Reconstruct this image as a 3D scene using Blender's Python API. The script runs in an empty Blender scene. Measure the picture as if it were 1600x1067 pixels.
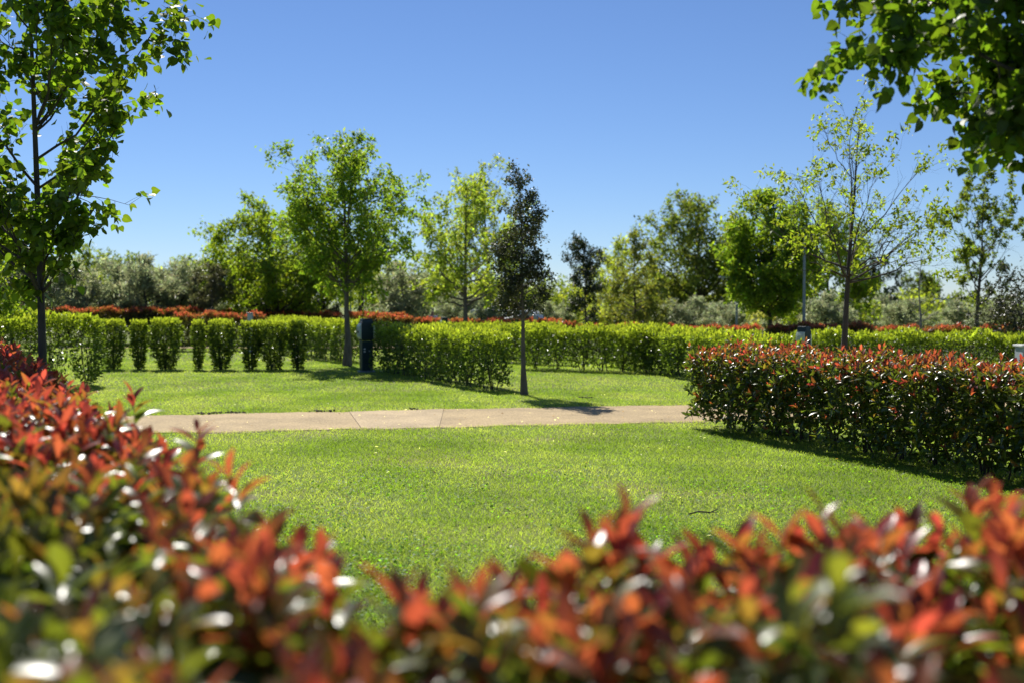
import bpy, math, random
import numpy as np

# ------------------------------------------------------------------ camera, sky, sun, exposure
SC = bpy.context.scene
COL = SC.collection
CAM_H, LENS = 1.70, 40.0
PITCH = math.radians(1.92)
cd = bpy.data.cameras.new("camera")
cam = bpy.data.objects.new("camera", cd)
COL.objects.link(cam)
cam.location = (0, 0, CAM_H)
cam.rotation_euler = (math.radians(90) - PITCH, 0, 0)
cd.lens, cd.sensor_width = LENS, 36.0
cd.clip_start, cd.clip_end = 0.05, 3000
cd.dof.use_dof = True
cd.dof.focus_distance = 12.0
cd.dof.aperture_fstop = 1.6
SC.camera = cam

SUN_EL, SUN_AZ = math.radians(47), math.radians(-18.5)     # azimuth measured from +Y towards +X
w = bpy.data.worlds.new("World")
SC.world = w
w.use_nodes = True
nt = w.node_tree
bgn = nt.nodes["Background"]
sky = nt.nodes.new("ShaderNodeTexSky")
sky.sky_type = 'NISHITA'
sky.sun_disc = False
sky.sun_elevation = SUN_EL
sky.sun_rotation = SUN_AZ
sky.air_density, sky.dust_density, sky.ozone_density = 0.85, 0.0, 5.0
wb = nt.nodes.new("ShaderNodeMix")                       # white balance of the whole sky
wb.data_type, wb.blend_type = 'RGBA', 'MULTIPLY'
wb.inputs["Factor"].default_value = 1.0
wb.inputs["B"].default_value = (0.84, 0.91, 1.08, 1)
nt.links.new(sky.outputs[0], wb.inputs["A"])
nt.links.new(wb.outputs["Result"], bgn.inputs[0])
bgn.inputs[1].default_value = 0.065

sl = bpy.data.lights.new("sun", 'SUN')
sl.energy, sl.angle, sl.color = 5.0, math.radians(0.53), (1.0, 0.95, 0.87)
so = bpy.data.objects.new("sun", sl)
COL.objects.link(so)
so.location = (-8, 30, 40)
so.rotation_euler = (math.pi / 2 - SUN_EL, 0, math.pi - SUN_AZ)

vs = SC.view_settings
vs.view_transform, vs.look, vs.gamma, vs.exposure = 'Standard', 'None', 1.0, 0.55
vs.use_curve_mapping = False
SC.cycles.max_bounces = 8
SC.cycles.diffuse_bounces = 3
SC.cycles.glossy_bounces = 2
SC.cycles.transmission_bounces = 5
SC.cycles.use_denoising = True

# ------------------------------------------------------------------ helpers
rng = np.random.default_rng(11)
FPX = 1600 * LENS / 36.0
HOR = 474.0


def X_at(px, d):
    return (px - 800.0) / FPX * d


def smooth(a, b, x):
    t = np.clip((np.asarray(x, float) - a) / (b - a), 0, 1)
    return t * t * (3 - 2 * t)


def gz(x, y):
    """Ground height: level lawn near by, falling away gently behind the plots to the right."""
    return -0.04 * np.clip(np.asarray(y, float) - 30, 0, 75) * smooth(-14, 14, x)


def empty(name, loc, label=None, cat=None, group=None, kind=None, rz=0.0):
    o = bpy.data.objects.new(name, None)
    o.empty_display_size = 0.2
    COL.objects.link(o)
    o.location = loc
    o.rotation_euler = (0, 0, rz)
    return tag(o, label, cat, group, kind)


def tag(o, label=None, cat=None, group=None, kind=None):
    for k, v in (("label", label), ("category", cat), ("group", group), ("kind", kind)):
        if v:
            o[k] = v
    return o


def link_mesh(name, me, parent=None, mat=None):
    o = bpy.data.objects.new(name, me)
    COL.objects.link(o)
    if parent:
        o.parent = parent
    if mat and not me.materials:
        me.materials.append(mat)
    return o


def copy_tree(o, parent=None):
    c = o.copy()
    COL.objects.link(c)
    c.parent = parent
    for ch in list(o.children):
        copy_tree(ch, c)
    return c


def norm(a):
    return a / np.maximum(np.linalg.norm(a, axis=-1, keepdims=True), 1e-9)


def raw_mesh(name, V, loops, sizes, colors=None, smooth_on=False):
    me = bpy.data.meshes.new(name)
    V = np.ascontiguousarray(V, dtype=np.float32)
    loops = np.ascontiguousarray(loops, dtype=np.int32)
    sizes = np.ascontiguousarray(sizes, dtype=np.int32)
    me.vertices.add(len(V))
    me.vertices.foreach_set("co", V.ravel())
    me.loops.add(len(loops))
    me.loops.foreach_set("vertex_index", loops)
    me.polygons.add(len(sizes))
    starts = np.concatenate([[0], np.cumsum(sizes)[:-1]]).astype(np.int32)
    me.polygons.foreach_set("loop_start", starts)
    me.polygons.foreach_set("loop_total", sizes)
    me.polygons.foreach_set("use_smooth", np.full(len(sizes), smooth_on, dtype=bool))
    me.update(calc_edges=True)
    if colors is not None:
        at = me.color_attributes.new("tint", 'FLOAT_COLOR', 'POINT')
        c4 = np.ones((len(V), 4), dtype=np.float32)
        c4[:, :3] = colors
        at.data.foreach_set("color", c4.ravel())
    return me


# --- leaf shapes: (vertices x across / y along / z up, faces, per-vertex brightness)
def blade_shape(rows, bend=0.18, fold=0.10, ribshade=1.25):
    v, f, s = [(0, 0, 0)], [], [1.1]
    prev = None
    for t, hw in rows:
        b = -bend * t * t
        i = len(v)
        v += [(-hw, t, b + fold * hw * 2), (0, t, b), (hw, t, b + fold * hw * 2)]
        s += [0.92, ribshade, 0.92]
        if prev is None:
            f += [(0, i + 1, i), (0, i + 2, i + 1)]
        else:
            f += [(prev, prev + 1, i + 1, i), (prev + 1, prev + 2, i + 2, i + 1)]
        prev = i
    v.append((0, 1, -bend))
    s.append(0.95)
    k = len(v) - 1
    f += [(prev, prev + 1, k), (prev + 1, prev + 2, k)]
    return np.array(v, float), f, np.array(s)


BIG = blade_shape([(.10, .06), (.28, .135), (.52, .185), (.74, .155), (.91, .07)], .30, .22)
MID = blade_shape([(.3, .165), (.66, .18)], .26, .2)
RHOMB = (np.array([(0, 0, 0), (.24, .5, .05), (0, 1, -.08), (-.24, .5, .05)], float), [(0, 1, 2), (0, 2, 3)], np.array([1, 1, 1, 1.]))
NARROW = (np.array([(0, 0, 0), (.13, .5, .03), (0, 1, -.06), (-.13, .5, .03)], float), [(0, 1, 2), (0, 2, 3)], np.array([1, 1, 1, 1.]))
_h = [(0, .04), (.2, -.04), (.42, .10), (.48, .34), (.40, .60), (.20, .86)]
HEART = (np.array([(0, .42, -.02)] + [(x, y, .10 * x - .12 * y * y) for x, y in _h[1:]] + [(0, 1.08, -.16)] +
                  [(-x, y, .10 * x - .12 * y * y) for x, y in reversed(_h[1:])] + [(0, .04, 0)], float),
         [(0, i, i + 1) for i in range(1, 12)] + [(0, 12, 1)],
         np.array([1.2] + [.95] * 5 + [.95] + [.95] * 5 + [1.1]))


def leaf_frames(U, N):
    U = norm(U)
    Xa = norm(np.cross(U, N))
    return Xa, U, np.cross(Xa, U)


def leaf_mesh(name, shape, L, smooth_on=False):
    P, U, N, S, C = L
    n = len(P)
    sv, sf, ss = shape
    Xa, U, N = leaf_frames(U, N)
    k = len(sv)
    V = P[:, None, :] + S[:, None, None] * (sv[None, :, 0:1] * Xa[:, None, :] + sv[None, :, 1:2] * U[:, None, :] + sv[None, :, 2:3] * N[:, None, :])
    col = C[:, None, :] * ss[None, :, None]
    sizes = np.array([len(f) for f in sf])
    fl = np.array([i for f in sf for i in f])
    loops = (np.arange(n)[:, None] * k + fl[None, :]).ravel()
    return raw_mesh(name, V.reshape(-1, 3), loops, np.tile(sizes, n), col.reshape(-1, 3), smooth_on)


def cat_leaves(*Ls):
    return tuple(np.concatenate([L[i] for L in Ls]) for i in range(5))


def sub_leaves(L, m):
    return tuple(a[m] for a in L)


def visible_pick(L, origin, n=300, cell=5.0):
    """Indices of the leaves that show largest from the camera (nearest leaf per picture cell)."""
    P = L[0] + L[1] * 0.5 * L[3][:, None] + np.asarray(origin)[None, :]
    d = np.maximum(P[:, 1], 0.05)
    u = 800 + FPX * P[:, 0] / d
    v = HOR + FPX * (CAM_H - P[:, 2]) / d
    ok = (u > 4) & (u < 1596) & (v > 4) & (v < 1063) & (P[:, 1] > 0.3)
    idx = np.nonzero(ok)[0]
    order = idx[np.argsort(d[idx])]
    seen, picked = set(), []
    for i in order:
        r = max(1, int(0.32 * L[3][i] / d[i] * FPX / cell * 0.7))
        cu, cv = int(u[i] / cell), int(v[i] / cell)
        cells = [(cu + a, cv + b) for a in range(-r, r + 1) for b in range(-r, r + 1)]
        free = sum(c not in seen for c in cells)
        if free > 0.45 * len(cells):
            picked.append(i)
        seen.update(cells)
    picked = np.array(picked, int)
    size = L[3][picked] / d[picked]
    return picked[np.argsort(-size)][:n]


def add_foliage(root, shape, L, mat, origin, singles=0, name="foliage", smooth_on=False, kind="stuff"):
    """Leaves of one plant in root-local space: the ones that show largest are objects, the rest one part."""
    if singles:
        pick = visible_pick(L, origin, singles)
        pal_n = 14
        Cs = L[4][pick]
        # a small palette of leaf colours, one shared mesh for each
        cen = Cs[np.linspace(0, len(Cs) - 1, pal_n).astype(int)].copy()
        for _ in range(6):
            lab = np.argmin(((Cs[:, None] - cen[None]) ** 2).sum(-1), 1)
            for j in range(pal_n):
                if (lab == j).any():
                    cen[j] = Cs[lab == j].mean(0)
        z1 = np.zeros((1, 3))
        meshes = []
        for j in range(pal_n):
            one = (z1, np.array([[0, 1., 0]]), np.array([[0, 0, 1.]]), np.ones(1), cen[j:j + 1])
            me = leaf_mesh("leaf", shape, one, smooth_on)
            me.materials.append(mat)
            meshes.append(me)
        Xa, U, N = leaf_frames(L[1], L[2])
        from mathutils import Matrix
        for i, j in zip(pick, lab):
            o = bpy.data.objects.new("leaf", meshes[j])
            COL.objects.link(o)
            o.parent = root
            s = float(L[3][i])
            M = Matrix.Identity(4)
            for r in range(3):
                M[r][0], M[r][1], M[r][2], M[r][3] = Xa[i][r] * s, U[i][r] * s, N[i][r] * s, L[0][i][r]
            o.matrix_local = M
        keep = np.ones(len(L[0]), bool)
        keep[pick] = False
        L = sub_leaves(L, keep)
    o = link_mesh(name, leaf_mesh(name, shape, L, smooth_on), root, mat)
    if kind:
        o["kind"] = kind
    return o


# --- tubes
class Tubes:
    def __init__(self):
        self.v, self.f, self.n = [], [], 0

    def add(self, pts, rad, sides=5):
        pts = np.asarray(pts, float)
        rad = np.broadcast_to(np.asarray(rad, float), (len(pts),))
        T = norm(np.gradient(pts, axis=0))
        m = norm(pts[-1:] - pts[:1])[0]
        ref = np.array([0, 0, 1.]) if abs(m[2]) < .8 else np.array([1., 0, 0])
        A = norm(np.cross(T, ref))
        B = np.cross(T, A)
        a = np.arange(sides) * 2 * math.pi / sides
        R = pts[:, None] + rad[:, None, None] * (np.cos(a)[None, :, None] * A[:, None] + np.sin(a)[None, :, None] * B[:, None])
        k = len(pts)
        i = (np.arange(k - 1)[:, None] * sides + np.arange(sides)[None]).ravel()
        j = (np.arange(k - 1)[:, None] * sides + (np.arange(sides)[None] + 1) % sides).ravel()
        self.v.append(R.reshape(-1, 3))
        self.f.append(np.stack([i, j, j + sides, i + sides], 1) + self.n)
        self.n += k * sides

    def build(self, name, parent, mat):
        V, F = np.concatenate(self.v), np.concatenate(self.f)
        me = raw_mesh(name, V, F.ravel(), np.full(len(F), 4), None, True)
        return link_mesh(name, me, parent, mat)


# --- solids
class Solid:
    def __init__(self):
        self.v, self.f = [], []

    def poly(self, verts, faces):
        b = len(self.v)
        self.v += [tuple(p) for p in verts]
        self.f += [tuple(i + b for i in f) for f in faces]

    def box(self, c, s, taper=1.0, shift=(0, 0)):
        x, y, z = c
        a, b, h = s[0] / 2, s[1] / 2, s[2] / 2
        t = taper
        vs_ = [(x - a, y - b, z - h), (x + a, y - b, z - h), (x + a, y + b, z - h), (x - a, y + b, z - h)]
        vs_ += [(x + shift[0] - a * t, y + shift[1] - b * t, z + h), (x + shift[0] + a * t, y + shift[1] - b * t, z + h),
                (x + shift[0] + a * t, y + shift[1] + b * t, z + h), (x + shift[0] - a * t, y + shift[1] + b * t, z + h)]
        self.poly(vs_, [(3, 2, 1, 0), (4, 5, 6, 7), (0, 1, 5, 4), (1, 2, 6, 5), (2, 3, 7, 6), (3, 0, 4, 7)])

    def prism_x(self, outline, x0, x1):
        """Outline of (y, z) points pushed from x0 to x1."""
        n = len(outline)
        self.poly([(x0, y, z) for y, z in outline] + [(x1, y, z) for y, z in outline],
                  [tuple(range(n - 1, -1, -1)), tuple(range(n, 2 * n))] + [(i, (i + 1) % n, n + (i + 1) % n, n + i) for i in range(n)])

    def prism_y(self, outline, y0, y1):
        n = len(outline)
        self.poly([(x, y0, z) for x, z in outline] + [(x, y1, z) for x, z in outline],
                  [tuple(range(n)), tuple(range(2 * n - 1, n - 1, -1))] + [(i, n + i, n + (i + 1) % n, (i + 1) % n) for i in range(n)])

    def build(self, name, parent, mat, bevel=0.0):
        me = bpy.data.meshes.new(name)
        me.from_pydata(self.v, [], self.f)
        me.polygons.foreach_set("use_smooth", np.zeros(len(self.f), dtype=bool))
        me.update()
        o = link_mesh(name, me, parent, mat)
        if bevel:
            m = o.modifiers.new("edges", 'BEVEL')
            m.width, m.segments, m.limit_method = bevel, 2, 'ANGLE'
        return o


# ------------------------------------------------------------------ materials
def new_mat(name):
    m = bpy.data.materials.new(name)
    m.use_nodes = True
    n = m.node_tree
    return m, n, n.nodes["Principled BSDF"], n.nodes["Material Output"]


def leaf_mat(name, trans=(2.4, 2.6, 1.2), fac=0.45, rough=0.4, spec=0.5):
    m, n, p, out = new_mat(name)
    at = n.nodes.new("ShaderNodeAttribute")
    at.attribute_name = "tint"
    n.links.new(at.outputs["Color"], p.inputs["Base Color"])
    p.inputs["Roughness"].default_value = rough
    p.inputs["Specular IOR Level"].default_value = spec
    tr = n.nodes.new("ShaderNodeBsdfTranslucent")
    mu = n.nodes.new("ShaderNodeMix")
    mu.data_type, mu.blend_type = 'RGBA', 'MULTIPLY'
    mu.inputs["Factor"].default_value = 1.0
    n.links.new(at.outputs["Color"], mu.inputs["A"])
    mu.inputs["B"].default_value = (*trans, 1)
    n.links.new(mu.outputs["Result"], tr.inputs["Color"])
    mx = n.nodes.new("ShaderNodeMixShader")
    mx.inputs[0].default_value = fac
    n.links.new(p.outputs[0], mx.inputs[1])
    n.links.new(tr.outputs[0], mx.inputs[2])
    n.links.new(mx.outputs[0], out.inputs[0])
    return m


def noise_mat(name, c1, c2, scale=8.0, rough=0.8, bump=0.2, detail=6, stretch=(1, 1, 1), c3=None, coords="Object"):
    m, n, p, out = new_mat(name)
    tc = n.nodes.new("ShaderNodeTexCoord")
    mp = n.nodes.new("ShaderNodeMapping")
    mp.inputs["Scale"].default_value = stretch
    n.links.new(tc.outputs[coords], mp.inputs[0])
    no = n.nodes.new("ShaderNodeTexNoise")
    no.inputs["Scale"].default_value, no.inputs["Detail"].default_value = scale, detail
    n.links.new(mp.outputs[0], no.inputs["Vector"])
    cr = n.nodes.new("ShaderNodeValToRGB")
    cr.color_ramp.elements[0].position, cr.color_ramp.elements[1].position = .32, .68
    cr.color_ramp.elements[0].color, cr.color_ramp.elements[1].color = (*c1, 1), (*c2, 1)
    if c3:
        e = cr.color_ramp.elements.new(.52)
        e.color = (*c3, 1)
    n.links.new(no.outputs["Fac"], cr.inputs[0])
    n.links.new(cr.outputs[0], p.inputs["Base Color"])
    p.inputs["Roughness"].default_value = rough
    if bump:
        bp = n.nodes.new("ShaderNodeBump")
        bp.inputs["Strength"].default_value, bp.inputs["Distance"].default_value = bump, 0.02
        n.links.new(no.outputs["Fac"], bp.inputs["Height"])
        n.links.new(bp.outputs[0], p.inputs["Normal"])
    return m


M_PHOT = leaf_mat("photinia_leaf", (2.8, 2.6, 1.3), .48, .32, .62)
M_LAUREL = leaf_mat("laurel_leaf", (3.3, 3.1, 1.0), .50, .32, .65)
M_LIND = leaf_mat("linden_leaf", (4.0, 3.8, .9), .50, .48, .35)
M_TREE = leaf_mat("tree_leaf", (4.3, 4.0, .95), .60, .45, .35)
M_OLIVE = leaf_mat("olive_leaf", (2.4, 2.5, 1.8), .50, .40, .5)
M_OAK = leaf_mat("oak_leaf", (2.0, 1.9, .9), .36, .4, .5)
M_GRASS = leaf_mat("grass_blade", (2.9, 3.05, .95), .58, .5, .25)
M_BARK = noise_mat("bark", (.085, .07, .055), (.17, .145, .115), 14, .9, .6, 8, (1, 1, .25))
M_BARKD = noise_mat("dark_bark", (.035, .03, .025), (.085, .072, .058), 14, .9, .6, 8, (1, 1, .3))
M_TWIG = noise_mat("red_twig", (.07, .035, .02), (.14, .06, .035), 30, .6, .2)
M_DEAD = noise_mat("pale_bark", (.12, .11, .10), (.25, .23, .21), 20, .9, .4)
M_PATH = noise_mat("path_concrete", (.24, .176, .090), (.46, .355, .195), 38, .9, .4, 12, c3=(.355, .268, .140))
M_PATH2 = noise_mat("path_concrete_pale", (.29, .222, .128), (.49, .39, .24), 38, .9, .35, 12, c3=(.39, .302, .175))
for _pm in (M_PATH, M_PATH2):                       # worn and stained patches on the concrete
    _n = _pm.node_tree
    _tc, _no = _n.nodes.new("ShaderNodeTexCoord"), _n.nodes.new("ShaderNodeTexNoise")
    _no.inputs["Scale"].default_value, _no.inputs["Detail"].default_value = 1.3, 9
    _n.links.new(_tc.outputs["Object"], _no.inputs["Vector"])
    _cr = _n.nodes.new("ShaderNodeValToRGB")
    _cr.color_ramp.elements[0].position, _cr.color_ramp.elements[1].position = .36, .60
    _cr.color_ramp.elements[0].color, _cr.color_ramp.elements[1].color = (.84, .81, .76, 1), (1.12, 1.09, 1.02, 1)
    _n.links.new(_no.outputs["Fac"], _cr.inputs[0])
    _mx = _n.nodes.new("ShaderNodeMix")
    _mx.data_type, _mx.blend_type = 'RGBA', 'MULTIPLY'
    _mx.inputs["Factor"].default_value = 1.0
    _p = _n.nodes["Principled BSDF"]
    _n.links.new(_p.inputs["Base Color"].links[0].from_socket, _mx.inputs["A"])
    _n.links.new(_cr.outputs[0], _mx.inputs["B"])
    _n.links.new(_mx.outputs["Result"], _p.inputs["Base Color"])
M_SOIL = noise_mat("soil", (.10, .075, .045), (.26, .20, .13), 14, .95, .5, 10)
M_PED = noise_mat("dark_green_metal", (.006, .020, .020), (.010, .030, .030), 5, .5, .03)
M_PEDB = noise_mat("blue_green_metal", (.007, .030, .030), (.010, .040, .042), 5, .5, .03)
M_COVER = noise_mat("pale_plastic", (.72, .78, .68), (.80, .86, .76), 6, .25, .02)
_n = M_COVER.node_tree
_t = _n.nodes.new("ShaderNodeBsdfTranslucent")
_t.inputs[0].default_value = (.82, .88, .78, 1)
_m = _n.nodes.new("ShaderNodeMixShader")
_m.inputs[0].default_value = .45
_n.links.new(_n.nodes["Principled BSDF"].outputs[0], _m.inputs[1])
_n.links.new(_t.outputs[0], _m.inputs[2])
_n.links.new(_m.outputs[0], _n.nodes["Material Output"].inputs[0])
M_WHITE = noise_mat("white_paint", (.70, .70, .70), (.80, .80, .79), 4, .4, .02)
M_GREY = noise_mat("grey_metal", (.17, .20, .23), (.26, .29, .32), 6, .45, .03)
M_PALEGREY = noise_mat("pale_grey_panel", (.36, .40, .44), (.46, .50, .54), 5, .5, .03)
M_GLASS = noise_mat("dark_glass", (.012, .016, .022), (.02, .026, .034), 3, .08, 0)
M_RUBBER = noise_mat("rubber", (.012, .012, .012), (.022, .022, .022), 9, .8, .05)
M_SKIN = noise_mat("skin", (.42, .22, .15), (.50, .28, .19), 12, .5, .05)
M_SHIRT = noise_mat("white_cloth", (.66, .66, .68), (.76, .76, .78), 18, .85, .2)
M_TROUSER = noise_mat("blue_cloth", (.03, .045, .08), (.05, .07, .12), 18, .85, .2)
M_HAIR = noise_mat("dark_hair", (.02, .014, .010), (.04, .03, .02), 40, .6, .2)
M_RED = noise_mat("red_lamp", (.4, .02, .015), (.5, .03, .02), 5, .3, 0)


def ground_mat():
    m, n, p, out = new_mat("lawn")
    tc = n.nodes.new("ShaderNodeTexCoord")
    L = n.links.new

    def noise(scale, detail, stretch=(1, 1, 1), rot=0):
        mp = n.nodes.new("ShaderNodeMapping")
        mp.inputs["Scale"].default_value = stretch
        mp.inputs["Rotation"].default_value = (0, 0, rot)
        L(tc.outputs["Object"], mp.inputs[0])
        no = n.nodes.new("ShaderNodeTexNoise")
        no.inputs["Scale"].default_value, no.inputs["Detail"].default_value = scale, detail
        L(mp.outputs[0], no.inputs["Vector"])
        return no.outputs["Fac"]

    def ramp(fac, a, b, p0=.35, p1=.65):
        cr = n.nodes.new("ShaderNodeValToRGB")
        cr.color_ramp.elements[0].position, cr.color_ramp.elements[1].position = p0, p1
        cr.color_ramp.elements[0].color, cr.color_ramp.elements[1].color = (*a, 1), (*b, 1)
        L(fac, cr.inputs[0])
        return cr.outputs[0]

    def mix(f, a, b):
        mx = n.nodes.new("ShaderNodeMix")
        mx.data_type = 'RGBA'
        L(f, mx.inputs["Factor"])
        L(a, mx.inputs["A"])
        L(b, mx.inputs["B"])
        return mx.outputs["Result"]
    fine = ramp(noise(45, 8), (.092, .132, .024), (.195, .250, .056))
    dry = ramp(noise(30, 8), (.14, .13, .05), (.29, .26, .12))
    patch = ramp(noise(.55, 6), (0, 0, 0), (1, 1, 1), .52, .72)
    streak = ramp(noise(1.1, 5, (1, .12, 1), 1.0), (0, 0, 0), (.55, .55, .55), .5, .75)
    c = mix(patch, fine, dry)
    c = mix(streak, c, dry)
    L(c, p.inputs["Base Color"])
    p.inputs["Roughness"].default_value = .9
    p.inputs["Specular IOR Level"].default_value = .15
    bp = n.nodes.new("ShaderNodeBump")
    bp.inputs["Strength"].default_value, bp.inputs["Distance"].default_value = .8, .03
    L(noise(60, 8), bp.inputs["Height"])
    L(bp.outputs[0], p.inputs["Normal"])
    return m


M_LAWN = ground_mat()

# ------------------------------------------------------------------ ground
ys = np.concatenate([np.arange(-40, 30, 2.0), np.arange(30, 120, 2.5), np.array([130, 150, 200, 300, 500, 900, 1600])])
xs = np.concatenate([[-1500, -600, -300, -150, -90], np.arange(-60, 61, 3.0), [90, 150, 300, 600, 1500]])
GX, GY = np.meshgrid(xs, ys)
GV = np.stack([GX, GY, gz(GX, GY)], -1).reshape(-1, 3)
nx, ny = len(xs), len(ys)
q = (np.arange(ny - 1)[:, None] * nx + np.arange(nx - 1)[None]).ravel()
GF = np.stack([q, q + 1, q + 1 + nx, q + nx], 1)
tag(link_mesh("lawn_ground", raw_mesh("lawn_ground", GV, GF.ravel(), np.full(len(GF), 4), None, True), None, M_LAWN), kind="structure")


# the path that crosses the lawn: a soil bed with concrete slabs of different age on it
def wob(x, s):
    return .045 * np.sin(x * 2.3 + s) + .035 * np.sin(x * 5.9 + 2 * s) + .022 * np.sin(x * 14.3 + 3 * s) + .012 * np.sin(x * 31 + s)


def path_near(x):
    return 15.75 + .17 * x + .10 * np.sin(x * .5) + wob(x, 1.0)


def path_far(x):
    return 18.35 + .19 * x + .08 * np.sin(x * .45 + 1) + wob(x, 4.0)


def strip(name, x0, x1, n, near, far, z, thick, parent, mat, skew=(0, 0)):
    """A flat slab between two wavy edges; skew moves its two ends along the near edge."""
    xf = np.linspace(x0, x1, n)
    xn = np.linspace(x0 + skew[0], x1 + skew[1], n)
    A = np.stack([xn, near(xn), np.full(n, z)], 1)
    B = np.stack([xf, far(xf), np.full(n, z)], 1)
    V = np.concatenate([A, B, A - [0, 0, thick], B - [0, 0, thick]])
    i = np.arange(n - 1)
    F = np.concatenate([np.stack([i, i + 1, i + 1 + n, i + n], 1), np.stack([i + 2 * n, i + 1 + 2 * n, i + 1, i], 1), np.stack([i + n, i + 1 + n, i + 1 + 3 * n, i + 3 * n], 1),
                        np.array([[0, n, 3 * n, 2 * n], [n - 1, 3 * n - 1, 4 * n - 1, 2 * n - 1]])])
    return link_mesh(name, raw_mesh(name, V, F.ravel(), np.full(len(F), 4)), parent, mat)


path = strip("path", -24, 22, 400, lambda x: path_near(x) - .07 - .05 * np.sin(x * 3.1), lambda x: path_far(x) + .07 + .05 * np.sin(x * 2.7), .004, .05, None, M_SOIL)
path["kind"] = "structure"
for x0, x1, mm, sk in ((-24, -2.56, M_PATH, (0, 0.52)), (-2.55, -1.10, M_PATH2, (0.52, .10)), (-1.092, 9, M_PATH, (.10, 0)), (9.02, 22, M_PATH, (0, 0))):
    strip("paving_slab", x0, x1, int(abs(x1 - x0) * 9) + 4, path_near, path_far, .008 + (.003 if mm is M_PATH2 else 0), .03, path, mm, sk)
fp = strip("gravel_path", -26, -4.5, 60, lambda x: 43.4 + .04 * x + wob(x, 2), lambda x: 44.3 + .04 * x + wob(x, 5), .02, .06, None, M_PATH)
fp["kind"] = "structure"


# ------------------------------------------------------------------ grass blades and clover
def grass():
    Vs, Fs, Cs, off = [], [], [], 0
    zones = [(1.6, 5.0, 6500, .026, .0042), (5.0, 9.0, 5200, .028, .005), (9.0, 14.0, 2900, .030, .0065), (14.0, 22.0, 1900, .030, .0075), (22.0, 34.0, 650, .034, .012), (34, 48, 80, .05, .035)]
    for d0, d1, dens, hh, ww in zones:
        area = (.52 * (d1 ** 2 - d0 ** 2) + 2 * (d1 - d0) * .8)
        n = int(area * dens)
        d = np.sqrt(rng.uniform(d0 ** 2, d1 ** 2, n))
        x = rng.uniform(-1, 1, n) * (.52 * d + .8)
        ok = ~((d > path_near(x) + .03 + np.abs(rng.normal(.0, .05, n)) * (.6 + .8 * np.sin(x * 3.7) ** 2)) & (d < path_far(x) - np.abs(rng.normal(.0, .06, n)) * (.5 + np.sin(x * 4.3) ** 2)))
        ok &= ~((d > 43.3 + .04 * x) & (d < 44.4 + .04 * x))
        d, x = d[ok], x[ok]
        n = len(d)
        # patchiness: dry spots, mown streaks, lush clover
        big = np.sin(x * 1.1 + 1.3 * np.sin(d * .7)) * np.sin(d * .9 + 1.7 * np.sin(x * .6)) + .6 * np.sin(x * 2.9 + d * 2.1) * np.sin(d * 3.3 - x * 1.2)
        streak = np.sin((d * .35 + x * .9) * 4.2 + .8 * np.sin(x)) * .5
        edge = np.exp(-np.abs(d - path_near(x)) / .25) + np.exp(-np.abs(d - path_far(x)) / .35)
        keep = rng.random(n) < np.clip(.86 + .22 * big, .35, 1)
        d, x, big, streak, edge = d[keep], x[keep], big[keep], streak[keep], edge[keep]
        n = len(d)
        z = gz(x, d)
        h = hh * rng.uniform(.45, 1.25, n) * (1 + .35 * np.clip(edge, 0, 1) * (rng.random(n) < .5))
        az = rng.uniform(0, 2 * np.pi, n)
        wx, wy = np.cos(az) * ww * .5, np.sin(az) * ww * .5
        lean = rng.normal(0, .75, (n, 2)) * h[:, None]
        P = np.stack([x, d, z], 1)
        W = np.stack([wx, wy, np.zeros(n)], 1)
        V = np.stack([P - W, P + W, P + np.stack([lean[:, 0], lean[:, 1], h], 1)], 1)
        lush = np.clip(.5 - .35 * big + .18 * rng.normal(0, 1, n), 0, 1)
        dryness = np.clip(.12 - .22 * big + .36 * streak + .30 * edge + .13 * rng.normal(0, 1, n) + (.05 if d0 > 9 else 0), 0, 1)[:, None]
        g1, g2, dr = np.array([.117, .184, .025]), np.array([.206, .280, .052]), np.array([.36, .36, .17])
        c = g1 + (g2 - g1) * lush[:, None]
        c = c + (dr - c) * dryness * .75
        c *= rng.lognormal(0, .11, n)[:, None] * (1 - .10 * np.clip(big, -1, 1))[:, None]
        Vs.append(V.reshape(-1, 3))
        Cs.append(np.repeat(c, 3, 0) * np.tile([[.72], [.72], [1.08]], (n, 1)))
        Fs.append(np.arange(3 * n) + off)
        off += 3 * n
    V, F, C = np.concatenate(Vs), np.concatenate(Fs), np.concatenate(Cs)
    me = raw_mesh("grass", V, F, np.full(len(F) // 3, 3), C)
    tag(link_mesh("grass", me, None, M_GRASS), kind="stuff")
    # clover: little round leaflets close to the camera
    n = 95000
    d = np.sqrt(rng.uniform(1.7 ** 2, 12 ** 2, n))
    x = rng.uniform(-1, 1, n) * (.52 * d + .6)
    f = np.sin(x * 2.1 + 1.2 * np.sin(d * 1.3)) * np.sin(d * 1.7 + np.sin(x * 1.5)) + .5 * np.sin(5 * x + 3 * d) * np.sin(4 * d - 2 * x)
    k = rng.random(n) < np.clip(.42 + .55 * f, .06, 1) * np.clip((12.5 - d) / 6, .0, 1)
    d, x = d[k], x[k]
    n = len(d)
    U = norm(np.stack([rng.normal(0, 1, n), rng.normal(0, 1, n), rng.normal(.1, .3, n)], 1))
    N = norm(np.stack([rng.normal(0, .35, n), rng.normal(0, .35, n), np.ones(n)], 1))
    c = np.array([.095, .19, .020]) * rng.lognormal(0, .28, n)[:, None]
    L = (np.stack([x, d, rng.uniform(.015, .04, n)], 1), U, N, rng.uniform(.014, .026, n), c)
    sh = (np.array([(0, 0, 0), (.42, .45, .05), (.3, .95, 0), (-.3, .95, 0), (-.42, .45, .05)], float), [(0, 1, 2, 3, 4)], np.ones(5))
    tag(link_mesh("clover", leaf_mesh("clover", sh, L), None, M_GRASS), kind="stuff")
    # pale fallen petals and bits of dry leaf
    n = 620
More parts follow.
